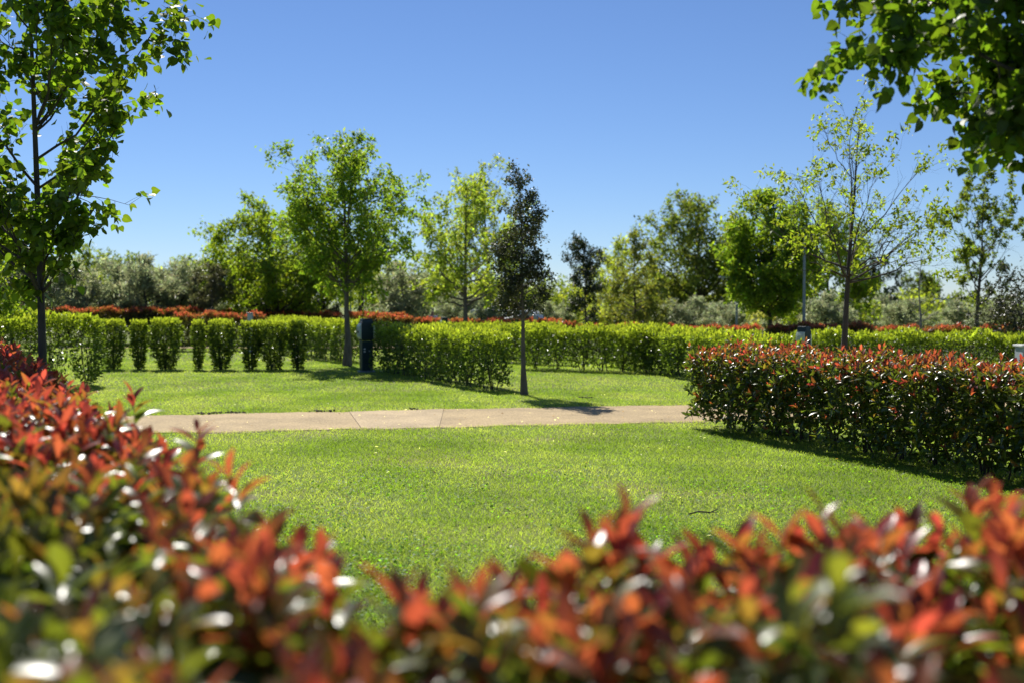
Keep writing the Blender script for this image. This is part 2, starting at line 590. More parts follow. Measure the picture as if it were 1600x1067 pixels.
    d = np.sqrt(rng.uniform(3 ** 2, 21 ** 2, n))
    x = rng.uniform(-1, 1, n) * .5 * d
    U = norm(np.stack([rng.normal(0, 1, n), rng.normal(0, 1, n), np.full(n, .05)], 1))
    N = norm(np.stack([rng.normal(0, .3, n), rng.normal(0, .3, n), np.ones(n)], 1))
    pale = rng.random(n) < .55
    c = np.where(pale[:, None], np.array([.70, .66, .60]), np.array([.16, .085, .035])) * rng.lognormal(0, .2, n)[:, None]
    inpath = (d > path_near(x)) & (d < path_far(x))
    L = (np.stack([x, d, np.where(inpath, .024, .042)], 1), U, N, rng.uniform(.02, .05, n), c)
    tag(link_mesh("fallen_leaves", leaf_mesh("fallen_leaves", MID, L), None, M_GRASS), kind="stuff")


grass()


# ------------------------------------------------------------------ trees
def bez(a, b, c, n):
    t = np.linspace(0, 1, n)[:, None]
    return (1 - t) ** 2 * a + 2 * t * (1 - t) * b + t * t * c


def grow(seed, H, r0, hc, prof, n_limb=22, n_sub=6, n_twig=3, rise=.6, lean=(0, 0), per_twig=14, spread=.07, leaf=.1, leafvar=.3,
         col=(.08, .13, .02), colvar=.22, droop=.3, sides=6, bendy=.02, sub_len=.45, twig_len=.5, top=.93, start=0.0, squash=1.0, rlo=.72, rhi=1.12, hang=0.0, clump=False, leafprob=1.0, curl=0.0, outer=0.0):
    r = np.random.default_rng(seed)
    spread = spread * .62 if spread > .06 else spread
    n = 9
    t = np.linspace(0, 1, n)
    tr = np.stack([lean[0] * t ** 1.4 + np.cumsum(r.normal(0, bendy, n)) * (t > 0), lean[1] * t ** 1.4 + np.cumsum(r.normal(0, bendy, n)) * (t > 0), H * top * t], 1)
    rad = r0 * (1 - .93 * t ** .8)
    rad[0] *= 1.5
    trunk = Tubes()
    tr = np.stack([np.interp(np.linspace(0, 1, 17), t, tr[:, k]) for k in range(3)], 1)
    rad = np.interp(np.linspace(0, 1, 17), t, rad)
    tr[0, 2] = -.05
    trunk.add(tr, rad, max(sides, 6))

    def at_h(h):
        return np.array([np.interp(h, tr[:, 2], tr[:, k]) for k in range(3)])
    pt, pr = np.array([p[0] for p in prof]), np.array([p[1] for p in prof])
    limbs, Q, D = [], [], []
    ug = np.linspace(0.02, .99, 60)
    cdf = np.cumsum(np.interp(ug, pt, pr) ** 1.5 + .02)
    cdf = cdf / cdf[-1]
    order = r.permutation(n_limb)
    for i in range(n_limb):
        u1 = float(np.interp((order[i] + r.uniform(.1, .9)) / n_limb, cdf, ug))
        az = i * 2.39996 + r.normal(0, .35)
        R1 = np.interp(u1, pt, pr) * r.uniform(rlo, rhi)
        h1 = hc + (H - hc) * u1
        h0 = min(max(h1 - rise * R1 * r.uniform(.75, 1.25), hc * r.uniform(.86, 1.0)), H * top * .97)
        p0 = at_h(h0)
        ax = at_h(min(h1, H * top))
        out = np.array([math.cos(az), math.sin(az) * squash, 0])
        p2 = np.array([ax[0], ax[1], h1]) + out * R1
        p1 = p0 + out * R1 * .55 + np.array([0, 0, (h1 - h0) * .30])
        L = bez(p0, p1, p2, 7)
        L[2:] += r.normal(0, .025 * R1, (5, 3))
        r_l = np.interp(h0, tr[:, 2], rad) * .55
        tb = Tubes()
        tb.add(L, np.linspace(r_l, max(.12 * r_l, .003), 7), sides)
        ll = np.linalg.norm(p2 - p0)
        for j in range(n_sub):
            s = r.uniform(.22, 1.0) if j else 1.0
            b0 = np.array([np.interp(s, np.linspace(0, 1, 7), L[:, k]) for k in range(3)])
            dirn = norm((p2 - p0)[None])[0]
            dv = norm((dirn * .8 + r.normal(0, .62, 3) + np.array([0, 0, .28 - hang]))[None])[0]
            sl_ = ll * sub_len * r.uniform(.55, 1.15) * (1.1 - .45 * s)
            b2 = b0 + dv * sl_
            b1 = b0 + dv * sl_ * .5 + np.array([0, 0, .08 * sl_ + curl * sl_ * r.normal()])
            B = bez(b0, b1, b2, 4)
            rs = max(r_l * .38 * (1 - .6 * s), .0035)
            tb.add(B, np.linspace(rs, rs * .4, 4), max(3, sides - 2))
            for k in range(n_twig):
                s2 = r.uniform(.3, 1.0) if k else 1.0
                c0 = np.array([np.interp(s2, np.linspace(0, 1, 4), B[:, a]) for a in range(3)])
                dw = norm((dv * .8 + r.normal(0, .6, 3) + np.array([0, 0, .2 - hang * 1.3]))[None])[0]
                tl = sl_ * twig_len * r.uniform(.6, 1.2)
                c2 = c0 + dw * tl
                tb.add(np.stack([c0, c0 + dw * tl * .5 + r.normal(0, .05 * tl, 3), c2]), np.array([rs * .5, rs * .35, rs * .2]), 3)
                if r.random() > leafprob:
                    continue
                if outer and s * (.5 + .5 * s2) < outer and r.random() < .85:
                    continue
                m = max(1, int(per_twig * r.uniform(.5, 1.5) * np.clip(R1 / pr.max(), .4, 1.15)))
                sq = r.uniform(.1, 1.06, m) if not clump else np.clip(r.normal(.97, .06, m), 0, 1.1)
                Q.append(c0 + (c2 - c0) * sq[:, None] + r.normal(0, spread, (m, 3)))
                D.append(np.tile(dw, (m, 1)))
        limbs.append(tb)
    ld = Tubes()                                     # short sprays along the leader
    for i in range(max(10, n_limb // 2)):
        h = H * top * (1 - .30 * (i + r.random()) / max(10, n_limb // 2))
        p0 = at_h(h)
        az = i * 2.39996 + r.normal(0, .3)
        ln = (.10 + .55 * (1 - h / H)) * max(pr.max(), .5) * r.uniform(.6, 1.1) + .04 * H * .3
        dv = norm(np.array([[math.cos(az) * .7, math.sin(az) * .7, r.uniform(.5, 1.0)]]))[0]
        if i == 0:
            dv = np.array([.1, 0, 1.])
        p2 = p0 + dv * ln
        ld.add(np.stack([p0, (p0 + p2) / 2 + r.normal(0, .03 * ln, 3), p2]), np.array([max(.1 * r0, .005), .0045, .002]), 3)
        if r.random() < max(leafprob, .75):
            m = max(2, int(per_twig * r.uniform(1.0, 2.2)))
            sq = r.uniform(.15, 1.08, m) if not clump else np.clip(r.normal(.95, .08, m), 0, 1.1)
            Q.append(p0 + (p2 - p0) * sq[:, None] + r.normal(0, spread, (m, 3)))
            D.append(np.tile(dv, (m, 1)))
    limbs.append(ld)
    Q, D = np.concatenate(Q), np.concatenate(D)
    m = len(Q)
    U = norm(D * .5 + r.normal(0, .7, (m, 3)) - np.array([0, 0, droop]))
    N = norm(r.normal(0, .65, (m, 3)) + np.array([0, 0, .75]))
    S = leaf * r.uniform(1 - leafvar, 1 + leafvar, m)
    C = np.array(col) * r.lognormal(0, colvar, m)[:, None] * (1 + r.normal(0, .07, (m, 3)))
    return trunk, limbs, (Q, U, N, S, C)


def make_tree(name, x, y, label, leafshape, lmat, bark, limb_parts=True, singles=0, group=None, cat="tree", rz=0, crown="crown", leaves=True, smooth_on=False, **kw):
    loc = (float(x), float(y), float(gz(x, y)))
    root = empty(name, loc, label, cat, group)
    trunk, limbs, L = grow(**kw)
    if limb_parts:
        trunk.build("trunk", root, bark)
        for lb in limbs:
            lb.build("limb", root, bark)
    else:
        for lb in limbs:
            for v, f in zip(lb.v, lb.f):
                trunk.v.append(v)
                trunk.f.append(f + trunk.n)
            trunk.n += lb.n
        trunk.build("trunk", root, bark)
    if leaves:
        add_foliage(root, leafshape, L, lmat, loc, singles, crown, smooth_on)
    return root


TREES = "trees planted around the camping plots"
# near left linden, trunk behind the red hedge
make_tree("linden_tree", X_at(66, 11.5), 11.5, "tall young linden standing in front of the green hedge at the left edge", HEART, M_LIND, M_BARKD, singles=300, group=TREES,
          seed=3, H=7.2, r0=.052, hc=2.0, prof=[(0, .8), (.12, 1.15), (.35, 1.36), (.65, 1.2), (.85, .7), (1, .2)], rlo=.5, rhi=1.04, n_limb=32, n_sub=9, n_twig=4, rise=1.25, per_twig=11, spread=.05,
          leaf=.080, col=(.060, .100, .016), droop=.5, sides=6, sub_len=.36, hang=-.10, top=.95, lean=(-.12, 0), bendy=.008)
# near right linden whose crown hangs into the picture
make_tree("linden_tree", 4.15, 6.2, "big linden whose dark crown hangs in from the top right corner", HEART, M_LIND, M_BARKD, singles=300, group=TREES,
          seed=8, H=7.2, r0=.10, hc=2.72, prof=[(0, 1.0), (.05, 1.6), (.14, 1.85), (.6, 1.5), (1, .4)], rlo=.7, rhi=1.04, n_limb=74, n_sub=9, n_twig=5, rise=.30, per_twig=21, spread=.05,
          leaf=.067, col=(.050, .086, .014), droop=.6, sides=6, sub_len=.36, hang=.2)
# maple in the middle left
make_tree("maple_tree", X_at(542, 31), 31, "upright leafy green tree standing just left of the first power pedestal", RHOMB, M_TREE, M_BARK, group=TREES,
          seed=21, H=6.55, r0=.105, hc=2.25, prof=[(0, .75), (.15, 1.35), (.35, 1.65), (.6, 1.55), (.8, 1.1), (.93, .6), (1, .2)], rlo=.75, rhi=1.1, n_limb=46, n_sub=8, n_twig=4, rise=1.0, per_twig=17, spread=.10,
          leaf=.12, col=(.080, .126, .026), droop=.3, sides=5, sub_len=.42, lean=(-.10, 0), bendy=.015)
# yellow green spreading tree behind it
make_tree("maple_tree", X_at(438, 50), 50, "broad yellow green tree with a forked leaning trunk behind the far red hedge", RHOMB, M_TREE, M_BARKD, group=TREES,
          seed=5, H=6.4, r0=.17, hc=1.3, prof=[(0, 1.9), (.2, 2.7), (.5, 2.6), (.8, 1.7), (1, .6)], rlo=.8, rhi=1.08, n_limb=50, n_sub=8, n_twig=4, rise=.5, per_twig=16, spread=.16,
          leaf=.18, col=(.090, .130, .024), lean=(-.7, 0), sides=5)
# two plane trees behind the power pedestal
make_tree("plane_tree", X_at(727, 42), 42, "airy yellow green tree with grey trunk left of the dark narrow oak", RHOMB, M_TREE, M_BARK, group=TREES,
          seed=31, H=6.8, r0=.13, hc=2.0, prof=[(0, 1.2), (.3, 1.7), (.6, 1.5), (.85, 1.0), (1, .4)], n_limb=26, n_sub=7, n_twig=3, rise=.8, per_twig=15, spread=.12,
          leaf=.16, col=(.110, .150, .045), sides=5, bendy=.02)
make_tree("plane_tree", X_at(768, 54), 54, "taller airy tree directly behind the dark narrow oak, with a leaning trunk", RHOMB, M_TREE, M_BARKD, group=TREES,
          seed=33, H=9.2, r0=.15, hc=2.6, prof=[(0, 1.2), (.35, 1.9), (.7, 1.7), (1, .5)], n_limb=26, n_sub=7, n_twig=3, rise=.9, per_twig=12, spread=.14,
          leaf=.18, col=(.100, .132, .042), sides=5, lean=(-.5, 0))
# holm oaks
make_tree("holm_oak", X_at(819, 21.1), 21.1, "slim dark holm oak with its trunk bare at the path edge", RHOMB, M_OAK, M_BARK, group=TREES,
          seed=41, H=4.35, r0=.062, hc=1.5, prof=[(0, .38), (.12, .50), (.35, .47), (.6, .37), (.8, .28), (1, .13)], n_limb=48, n_sub=7, n_twig=3, rise=.55, per_twig=14, spread=.045,
          leaf=.062, col=(.046, .058, .026), colvar=.35, droop=.1, sides=5, sub_len=.5, lean=(-.06, .02), bendy=.012)
make_tree("holm_oak", X_at(916, 42), 42, "smaller dark holm oak with flat ragged top in the middle distance", RHOMB, M_OAK, M_BARKD, group=TREES,
          seed=43, H=4.5, r0=.07, hc=1.2, prof=[(0, .35), (.2, .55), (.5, .62), (.85, .62), (1, .45)], n_limb=40, n_sub=6, n_twig=3, rise=.4, per_twig=10, spread=.06,
          leaf=.10, col=(.026, .040, .018), colvar=.3, sides=4)
# right of the middle
make_tree("poplar_tree", X_at(992, 52), 52, "dark pointed olive green tree rising right of the smaller holm oak", RHOMB, M_TREE, M_BARKD, group=TREES,
          seed=51, H=5.9, r0=.10, hc=.5, prof=[(0, 1.1), (.2, 1.5), (.5, 1.15), (.8, .6), (1, .12)], n_limb=46, n_sub=7, n_twig=3, rise=.7, per_twig=15, spread=.10,
          leaf=.14, col=(.075, .090, .040), sides=4)
make_tree("poplar_tree", X_at(965, 60), 60, "pale yellow green bushy tree behind the dark pointed tree", RHOMB, M_TREE, M_BARKD, group=TREES,
          seed=53, H=6.3, r0=.11, hc=.8, prof=[(0, 1.5), (.3, 2.0), (.7, 1.5), (1, .4)], n_limb=38, n_sub=7, n_twig=3, rise=.6, per_twig=15, spread=.16,
          leaf=.18, col=(.135, .165, .045), sides=4)
make_tree("ash_tree", X_at(1092, 70), 70, "tallest broad green tree of the distance, open crown with several stems", RHOMB, M_TREE, M_BARKD, group=TREES,
          seed=55, H=10.2, r0=.24, hc=1.8, prof=[(0, 2.2), (.3, 3.0), (.6, 3.0), (.85, 2.1), (1, .8)], rlo=.8, rhi=1.08, n_limb=56, n_sub=8, n_twig=4, rise=.9, per_twig=14, spread=.20,
          leaf=.24, col=(.068, .092, .034), sides=5)
make_tree("maple_tree", X_at(1201, 38), 38, "dense bright green tree with a straight dark trunk left of the lamp post", RHOMB, M_TREE, M_BARKD, group=TREES,
          seed=57, H=5.9, r0=.11, hc=1.75, prof=[(0, .7), (.2, 1.25), (.5, 1.4), (.8, .9), (1, .25)], rlo=.82, rhi=1.08, n_limb=60, n_sub=8, n_twig=4, rise=.65, per_twig=15, spread=.11,
          leaf=.15, col=(.085, .130, .026), sides=5)
make_tree("maple_tree", X_at(1292, 52), 52, "bright green tree seen through the bare branches of the sparse tree", RHOMB, M_TREE, M_BARKD, group=TREES,
          seed=59, H=7.4, r0=.12, hc=1.4, prof=[(0, 1.4), (.3, 1.8), (.7, 1.5), (1, .5)], rlo=.8, rhi=1.1, n_limb=50, n_sub=7, n_twig=3, rise=.6, per_twig=15, spread=.15,
          leaf=.18, col=(.098, .138, .026), sides=4)
# sparse tree with opening leaves behind the right hedge
make_tree("ash_tree", X_at(1319, 20), 20, "sparse wide tree with opening leaf tufts rising behind the big red hedge", RHOMB, M_TREE, M_BARKD, group=TREES,
          seed=62, H=5.35, r0=.078, hc=2.35, prof=[(0, 1.45), (.3, 1.65), (.6, 1.35), (.85, .8), (1, .3)], n_limb=15, n_sub=12, n_twig=4, rise=1.25, per_twig=17, spread=.045, outer=.60,
          leaf=.080, col=(.085, .120, .024), sides=5, clump=True, lean=(.32, 0), bendy=.012, curl=.25, leafprob=.8, sub_len=.48, top=.9)
make_tree("ash_tree", X_at(1527, 35), 35, "tufted open tree standing alone against the sky near the right edge", RHOMB, M_TREE, M_BARKD, group=TREES,
          seed=64, H=6.0, r0=.085, hc=2.0, prof=[(0, .45), (.3, .72), (.7, .88), (1, .45)], n_limb=22, n_sub=7, n_twig=3, rise=1.7, per_twig=30, spread=.065, outer=.55,
          leaf=.12, col=(.060, .085, .020), sides=4, clump=True, lean=(.12, 0), leafprob=.8)
make_tree("bare_tree", X_at(1441, 34), 34, "thin leafless grey tree between the sparse tree and the tufted tree", RHOMB, M_TREE, M_DEAD, group=TREES, leaves=False,
          seed=66, H=3.6, r0=.055, hc=1.0, prof=[(0, .9), (.5, .7), (1, .15)], n_limb=12, n_sub=4, n_twig=3, rise=.8, sides=5)
make_tree("holm_oak", X_at(1604, 27), 27, "dark bushy oak cut by the right edge of the picture", RHOMB, M_OAK, M_BARKD, group=TREES,
          seed=68, H=2.9, r0=.08, hc=.4, prof=[(0, .9), (.4, 1.15), (.8, .7), (1, .2)], n_limb=34, n_sub=7, n_twig=3, rise=.6, per_twig=12, spread=.08,
          leaf=.085, col=(.035, .042, .022), sides=4)
make_tree("pine_tree", X_at(1365, 72), 72, "dark rounded tree low behind the sparse tree, right of its trunk", RHOMB, M_OAK, M_BARKD, group=TREES,
          seed=70, H=6.6, r0=.15, hc=1.0, prof=[(0, 1.3), (.3, 1.9), (.7, 1.5), (1, .4)], n_limb=28, n_sub=7, n_twig=3, rise=.5, per_twig=15, spread=.18, leaf=.24, col=(.028, .048, .020), sides=4)
make_tree("pine_tree", X_at(1452, 95), 95, "round dark green crown far off behind the leafless grey tree", RHOMB, M_TREE, M_BARKD, group=TREES,
          seed=72, H=6.8, r0=.2, hc=1.2, prof=[(0, 2.0), (.4, 2.5), (.75, 2.0), (1, .8)], n_limb=28, n_sub=7, n_twig=3, rise=.35, per_twig=16, spread=.25, leaf=.32, col=(.045, .065, .020), sides=4)
make_tree("cypress_tree", X_at(511, 56), 56, "narrow dark conifer between the yellow green tree and the maple trunk", RHOMB, M_OAK, M_BARKD, group=TREES,
          seed=74, H=3.4, r0=.08, hc=.3, prof=[(0, .45), (.3, .5), (.7, .3), (1, .08)], n_limb=34, n_sub=6, n_twig=3, rise=.5, per_twig=11, spread=.08, leaf=.14, col=(.022, .034, .018), sides=4)
make_tree("topiary_tree", X_at(330, 46), 46, "small round clipped brownish tree on a thin stem beside the olives", RHOMB, M_OLIVE, M_BARK, group=TREES,
          seed=76, H=3.3, r0=.04, hc=1.5, prof=[(0, .55), (.4, .75), (.8, .6), (1, .3)], n_limb=34, n_sub=6, n_twig=3, rise=.3, per_twig=11, spread=.07, leaf=.10, col=(.075, .075, .035), sides=4)
make_tree("linden_tree", X_at(-12, 24), 24, "low bright leafy tree half out of the picture behind the linden trunk", RHOMB, M_TREE, M_BARKD, group=TREES,
          seed=78, H=3.25, r0=.05, hc=1.2, prof=[(0, .8), (.4, 1.0), (.8, .6), (1, .2)], n_limb=24, n_sub=6, n_twig=3, rise=.5, per_twig=13, spread=.09, leaf=.12, col=(.10, .145, .03), sides=4)
make_tree("holm_oak", X_at(18, 40), 40, "dark oak in shade behind the left end of the green hedge", RHOMB, M_OAK, M_BARKD, group=TREES,
          seed=80, H=2.75, r0=.08, hc=.9, prof=[(0, .9), (.4, 1.3), (.8, .8), (1, .3)], n_limb=30, n_sub=7, n_twig=3, rise=.4, per_twig=12, spread=.10, leaf=.13, col=(.025, .034, .018), sides=4)

# olives: prototypes with their own trunks, copied
OL = "grey green olive trees"


def olive(seed, H, R, label, x, y, n=34):
    return make_tree("olive_tree", x, y, label, NARROW, M_OLIVE, M_BARKD, limb_parts=False, group=OL, seed=seed, H=H, r0=.11, hc=.75,
                     prof=[(0, R * .75), (.3, R), (.65, R * .9), (1, R * .35)], n_limb=n, n_sub=7, n_twig=3, rise=.55, per_twig=17, spread=.12, leaf=.19, leafvar=.4,
                     col=(.185, .200, .130), colvar=.3, droop=.0, sides=4, lean=(.15, .1), bendy=.05)


protos = [olive(101, 3.5, 1.35, "olive at the left end of the far row, partly behind the linden branches", X_at(112, 47), 47),
          olive(102, 3.4, 1.25, "second olive of the left row, beside the leftmost one", X_at(172, 48), 48),
          olive(103, 3.7, 1.3, "middle olive of the left row with dark heart", X_at(226, 47), 47)]
more = [(0, 276, 49, 1.0, 2.0, "fourth olive of the left row, taller and paler than its neighbours"),
        (1, 312, 51, 1.05, 4.0, "olive at the right end of the left row, behind the small clipped tree"),
        (2, 628, 50, 1.0, 1.2, "olive behind the red hedge between the maple and the airy tree"),
        (0, 716, 64, .85, 3.0, "small pale olive behind the trunk of the airy yellow green tree"),
        (1, 746, 52, .62, 5.0, "low olive just left of the slim dark oak"),
        (2, 452, 60, .85, 2.7, "olive under the broad yellow green tree"),
        (1, 858, 62, .75, .9, "olive half hidden right of the slim dark oak"),
        (0, 1045, 56, .78, 1.0, "grey olive in front of the tallest distant tree, left of a pair"),
        (2, 1095, 57, .82, 2.2, "broad pale olive in the middle below the tallest distant tree"),
        (1, 1138, 55, .75, 3.7, "olive beside the thin lamp post left of the dense bright tree"),
        (2, 1290, 48, .78, 5.5, "pale olive right of the lamp post with the second pedestal"),
        (0, 1382, 60, .95, 4.4, "olive beneath the dark rounded tree, right of the sparse tree trunk"),
        (1, 1432, 52, .80, 1.9, "olive at the foot of the leafless grey tree"),
        (2, 1500, 58, .80, .4, "olive left of the tufted tree near the right edge"),
        (0, 1565, 50, .75, 3.3, "olive between the tufted tree and the dark edge oak"),
        (1, 955, 62, .70, 2.6, "small pale olive beneath the yellow green bushy tree"),
        (2, 30, 55, .95, 1.5, "olive behind the dark oak at the left edge"),
        (1, 1215, 60, .75, 5.2, "olive in the shade behind the dense bright green tree")]
for k, px, d, s, rz, lab in more:
    c = copy_tree(protos[k])
    x = X_at(px, d)
    c.location = (x, d, float(gz(x, d)))
    c.rotation_euler = (0, 0, rz)
    c.scale = (s * (1.15 if s < .9 else 1), s * (1.15 if s < .9 else 1), s)
    c["label"] = lab


# far woods that read as one mass
def woods():
    r = np.random.default_rng(5)
    Ls = []
    tb = Tubes()
    for i in range(95):
        px = r.uniform(-300, 1900)
        d = r.uniform(78, 125)
        x = X_at(px, d)
        H = r.uniform(3.6, 6.2) * (1.12 if px < 650 else 1.0)
        R = r.uniform(1.6, 3.0)
        base = float(gz(x, d))
        tb.add(np.array([[x, d, base - .1], [x + .1, d, base + H * .4], [x, d, base + H * .8]]), [.16, .12, .05], 5)
        n = 1500
        # several lobes in each crown
        nl = 9
        lob = np.stack([r.normal(0, R * .45, nl), r.normal(0, R * .45, nl), r.uniform(.35, .9, nl) * H], 1)
        k = r.integers(0, nl, n)
        u = norm(r.normal(0, 1, (n, 3))) * (r.random(n) ** .4)[:, None] * np.array([R * .5, R * .5, R * .42])
        P = lob[k] + u
        P[:, 2] = np.clip(P[:, 2], .2, None)
        P += np.array([x, d, base])
        kind = r.random()
        c0 = np.array([.065, .090, .030]) if kind < .4 else (np.array([.125, .160, .040]) if kind < .8 else np.array([.11, .12, .07]))
        C = c0 * r.lognormal(0, .25, n)[:, None]
        Ls.append((P, norm(r.normal(0, 1, (n, 3))), norm(r.normal(0, .7, (n, 3)) + [0, 0, .7]), r.uniform(.22, .48, n), C))
    L = cat_leaves(*Ls)
    o = link_mesh("woods", leaf_mesh("woods", RHOMB, L), None, M_TREE)
    o["kind"] = "stuff"
    t = tb.build("wood_trunks", o, M_BARKD)
    t["kind"] = "stuff"


woods()


# ------------------------------------------------------------------ hedges
def hedge_axes(a, b):
    a, b = np.array(a, float), np.array(b, float)
    L = np.linalg.norm(b - a)
    t = (b - a) / L
    return a, t, np.array([-t[1], t[0]]), L          # left normal


def stems_for(root, a, t, n, L, thick, h, spacing, mat, seed, r_=.012):
    """A few bare stems for each plant of the hedge; returns plant positions along it."""
    r = np.random.default_rng(seed)
    ss = np.arange(spacing * .4, L, spacing) + r.normal(0, spacing * .08, len(np.arange(spacing * .4, L, spacing)))
    for s in ss:
        tb = Tubes()
        for k in range(5):
            b = a + t * (s + r.normal(0, .05)) + n * (thick * .5 + r.normal(0, .07))
            e = a + t * (s + r.normal(0, .16)) + n * (thick * .5 + r.normal(0, thick * .22))
            zb, ze = float(gz(*b)) - .03, float(gz(*b)) + h * r.uniform(.7, .92)
            m = (b + e) / 2 + r.normal(0, .03, 2)
            P = np.array([[*b, zb], [*m, (zb + ze) / 2], [*e, ze]]) - np.array(root.location)
            tb.add(P, [r_ * r.uniform(.7, 1.2), r_ * .7, r_ * .35], 4)
        tb.build("stem", root, mat)
    return ss


def far_hedge(name, label, a, b, thick, h, kind, seed, group, dens=520, leaf=.085, spacing=.62, gap=.32, cat="hedge", stem=True, taper_gap=True):
    """A clipped hedge seen from far: leaves in a lumpy shell; kind 'red' has a cap of upright red shoots."""
    a, t, n, L = hedge_axes(a, b)
    mid = a
    root = empty(name, (float(mid[0]), float(mid[1]), float(gz(*mid))), label, cat, group)
    r = np.random.default_rng(seed)
    ss = stems_for(root, a, t, n, L, thick, h, spacing, M_BARKD, seed) if stem else np.arange(spacing * .4, L, spacing)
    ph = r.uniform(0, 6, 6)

    def lump(s, q):
        return .055 * np.sin(s * 4.1 + ph[0] + q) + .05 * np.sin(s * 7.7 + ph[1] - 2 * q) + .03 * np.sin(s * 15 + ph[2] + 3 * q)
    area_t, area_f, area_e = L * thick, L * h, thick * h
    out = []
    for face, ar, mult in (("top", area_t, 1.5), ("front", area_f, 1.0), ("back", area_f, 1.0), ("e0", area_e, 1.0), ("e1", area_e, 1.0)):
        m = int(ar * dens * mult)
        u, v = r.random(m), r.random(m)
        dep = np.abs(r.normal(0, .10, m))
        if face == "top":
            s, q, z = u * L, v * thick, h - dep + lump(u * L, v * 3)
            nn = np.tile([0, 0, 1.], (m, 1))
        elif face in ("front", "back"):
            s, z = u * L, v * h
            q = (dep - lump(s, z * 2)) if face == "back" else thick - dep + lump(s, z * 2 + 1)
            nn = np.tile(np.append(n, 0) * (1 if face == "front" else -1), (m, 1))
        else:
            q, z = u * thick, v * h
            s = (dep - lump(q, z * 3)) if face == "e0" else L - dep + lump(q, z * 3 + 2)
            nn = np.tile(np.append(t, 0) * (-1 if face == "e0" else 1), (m, 1))
        near = np.min(np.abs(s[:, None] - ss[None, :]), 1)
        lim = spacing * .5 * np.clip(.42 + .58 * (z / h) / max(gap, .01), 0, 1.3)
        keep = (near < lim) & (z > .06 * (1 + r.random(m))) | (z > gap * h * 1.35)
        # rounding of the clipped shoulders
        pos = (a[None] + t[None] * s[:, None] + n[None] * q[:, None])
        P = np.concatenate([pos, (z + gz(pos[:, 0], pos[:, 1]))[:, None]], 1)
        U = norm(nn * .7 + r.normal(0, .6, (m, 3)) + [0, 0, .45])
        N = norm(nn * .55 + r.normal(0, .55, (m, 3)) + [0, 0, .55])
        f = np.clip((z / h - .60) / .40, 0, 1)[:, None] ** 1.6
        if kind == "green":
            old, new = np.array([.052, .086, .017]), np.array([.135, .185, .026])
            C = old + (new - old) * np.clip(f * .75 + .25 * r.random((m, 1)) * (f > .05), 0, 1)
        else:
            old, new = np.array([.038, .050, .014]), np.array([.20, .085, .030])
            C = old + (new - old) * np.clip(f - .35, 0, 1) * r.random((m, 1))
        C = C * r.lognormal(0, .28, m)[:, None]
        S = leaf * r.uniform(.7, 1.3, m)
        out.append(tuple(x[keep] for x in (P, U, N, S, C)))
    # upright young shoots on the top
    m = int(area_t * (125 if kind == "red" else 90))
    s, q = r.random(m) * L, r.random(m) * thick
    pos = a[None] + t[None] * s[:, None] + n[None] * q[:, None]
    for k in range(4):
        z = h + lump(s, q) + r.uniform(-.04, .07, m)
        P = np.concatenate([pos + r.normal(0, .025, (m, 2)), (z + gz(pos[:, 0], pos[:, 1]))[:, None]], 1)
        U = norm(r.normal(0, .45, (m, 3)) + [0, 0, 1.0])
        N = norm(r.normal(0, 1, (m, 3)))
        if kind == "red":
            C = np.where(r.random((m, 1)) < .6, np.array([.26, .060, .050]), np.array([.22, .105, .045])) * r.lognormal(0, .25, m)[:, None]
        else:
            C = np.array([.170, .215, .034]) * r.lognormal(0, .22, m)[:, None]
        out.append((P, U, N, leaf * r.uniform(.75, 1.25, m), C))
    Lv = cat_leaves(*out)
    Lv = (Lv[0] - np.array(root.location), *Lv[1:])
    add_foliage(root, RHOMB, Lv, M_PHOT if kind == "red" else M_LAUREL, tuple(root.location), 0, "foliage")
    return root


GH, RH = "green clipped hedges around the plots", "red topped hedges around the plots"
far_hedge("laurel_hedge", "green hedge behind the linden trunk at the left edge", (-8.75, 24.0), (-13.6, 21.8), .95, 1.36, "green", 1, GH, dens=620, leaf=.085)
far_hedge("laurel_hedge", "green hedge running from the first power pedestal towards the slim oak", (-3.45, 28.0), (-.62, 22.0), .70, 1.05, "green", 2, GH, dens=640, leaf=.082)
far_hedge("laurel_hedge", "green hedge behind the row of single shrubs, left of the maple trunk", (-8.6, 40.0), (-5.05, 32.9), .95, 1.10, "green", 3, GH, dens=480, leaf=.09)
far_hedge("laurel_hedge", "green hedge across the lawn right of the slim oak trunk", (.2, 29.2), (3.9, 27.2), .9, .98, "green", 4, GH, dens=560, leaf=.09)
far_hedge("laurel_hedge", "green hedge ending behind the far tip of the big red hedge", (2.4, 31.0), (4.6, 21.9), .95, .97, "green", 5, GH, dens=520, leaf=.09)
far_hedge("laurel_hedge", "long green hedge behind the big red hedge at the right", (6.7, 27.0), (13.5, 24.3), .9, .93, "green", 6, GH, dens=560, leaf=.09)
far_hedge("laurel_hedge", "green hedge top behind the hedge by the first power pedestal", (-3.0, 38.0), (.9, 31.5), .9, 1.02, "green", 7, GH, dens=420, leaf=.095)

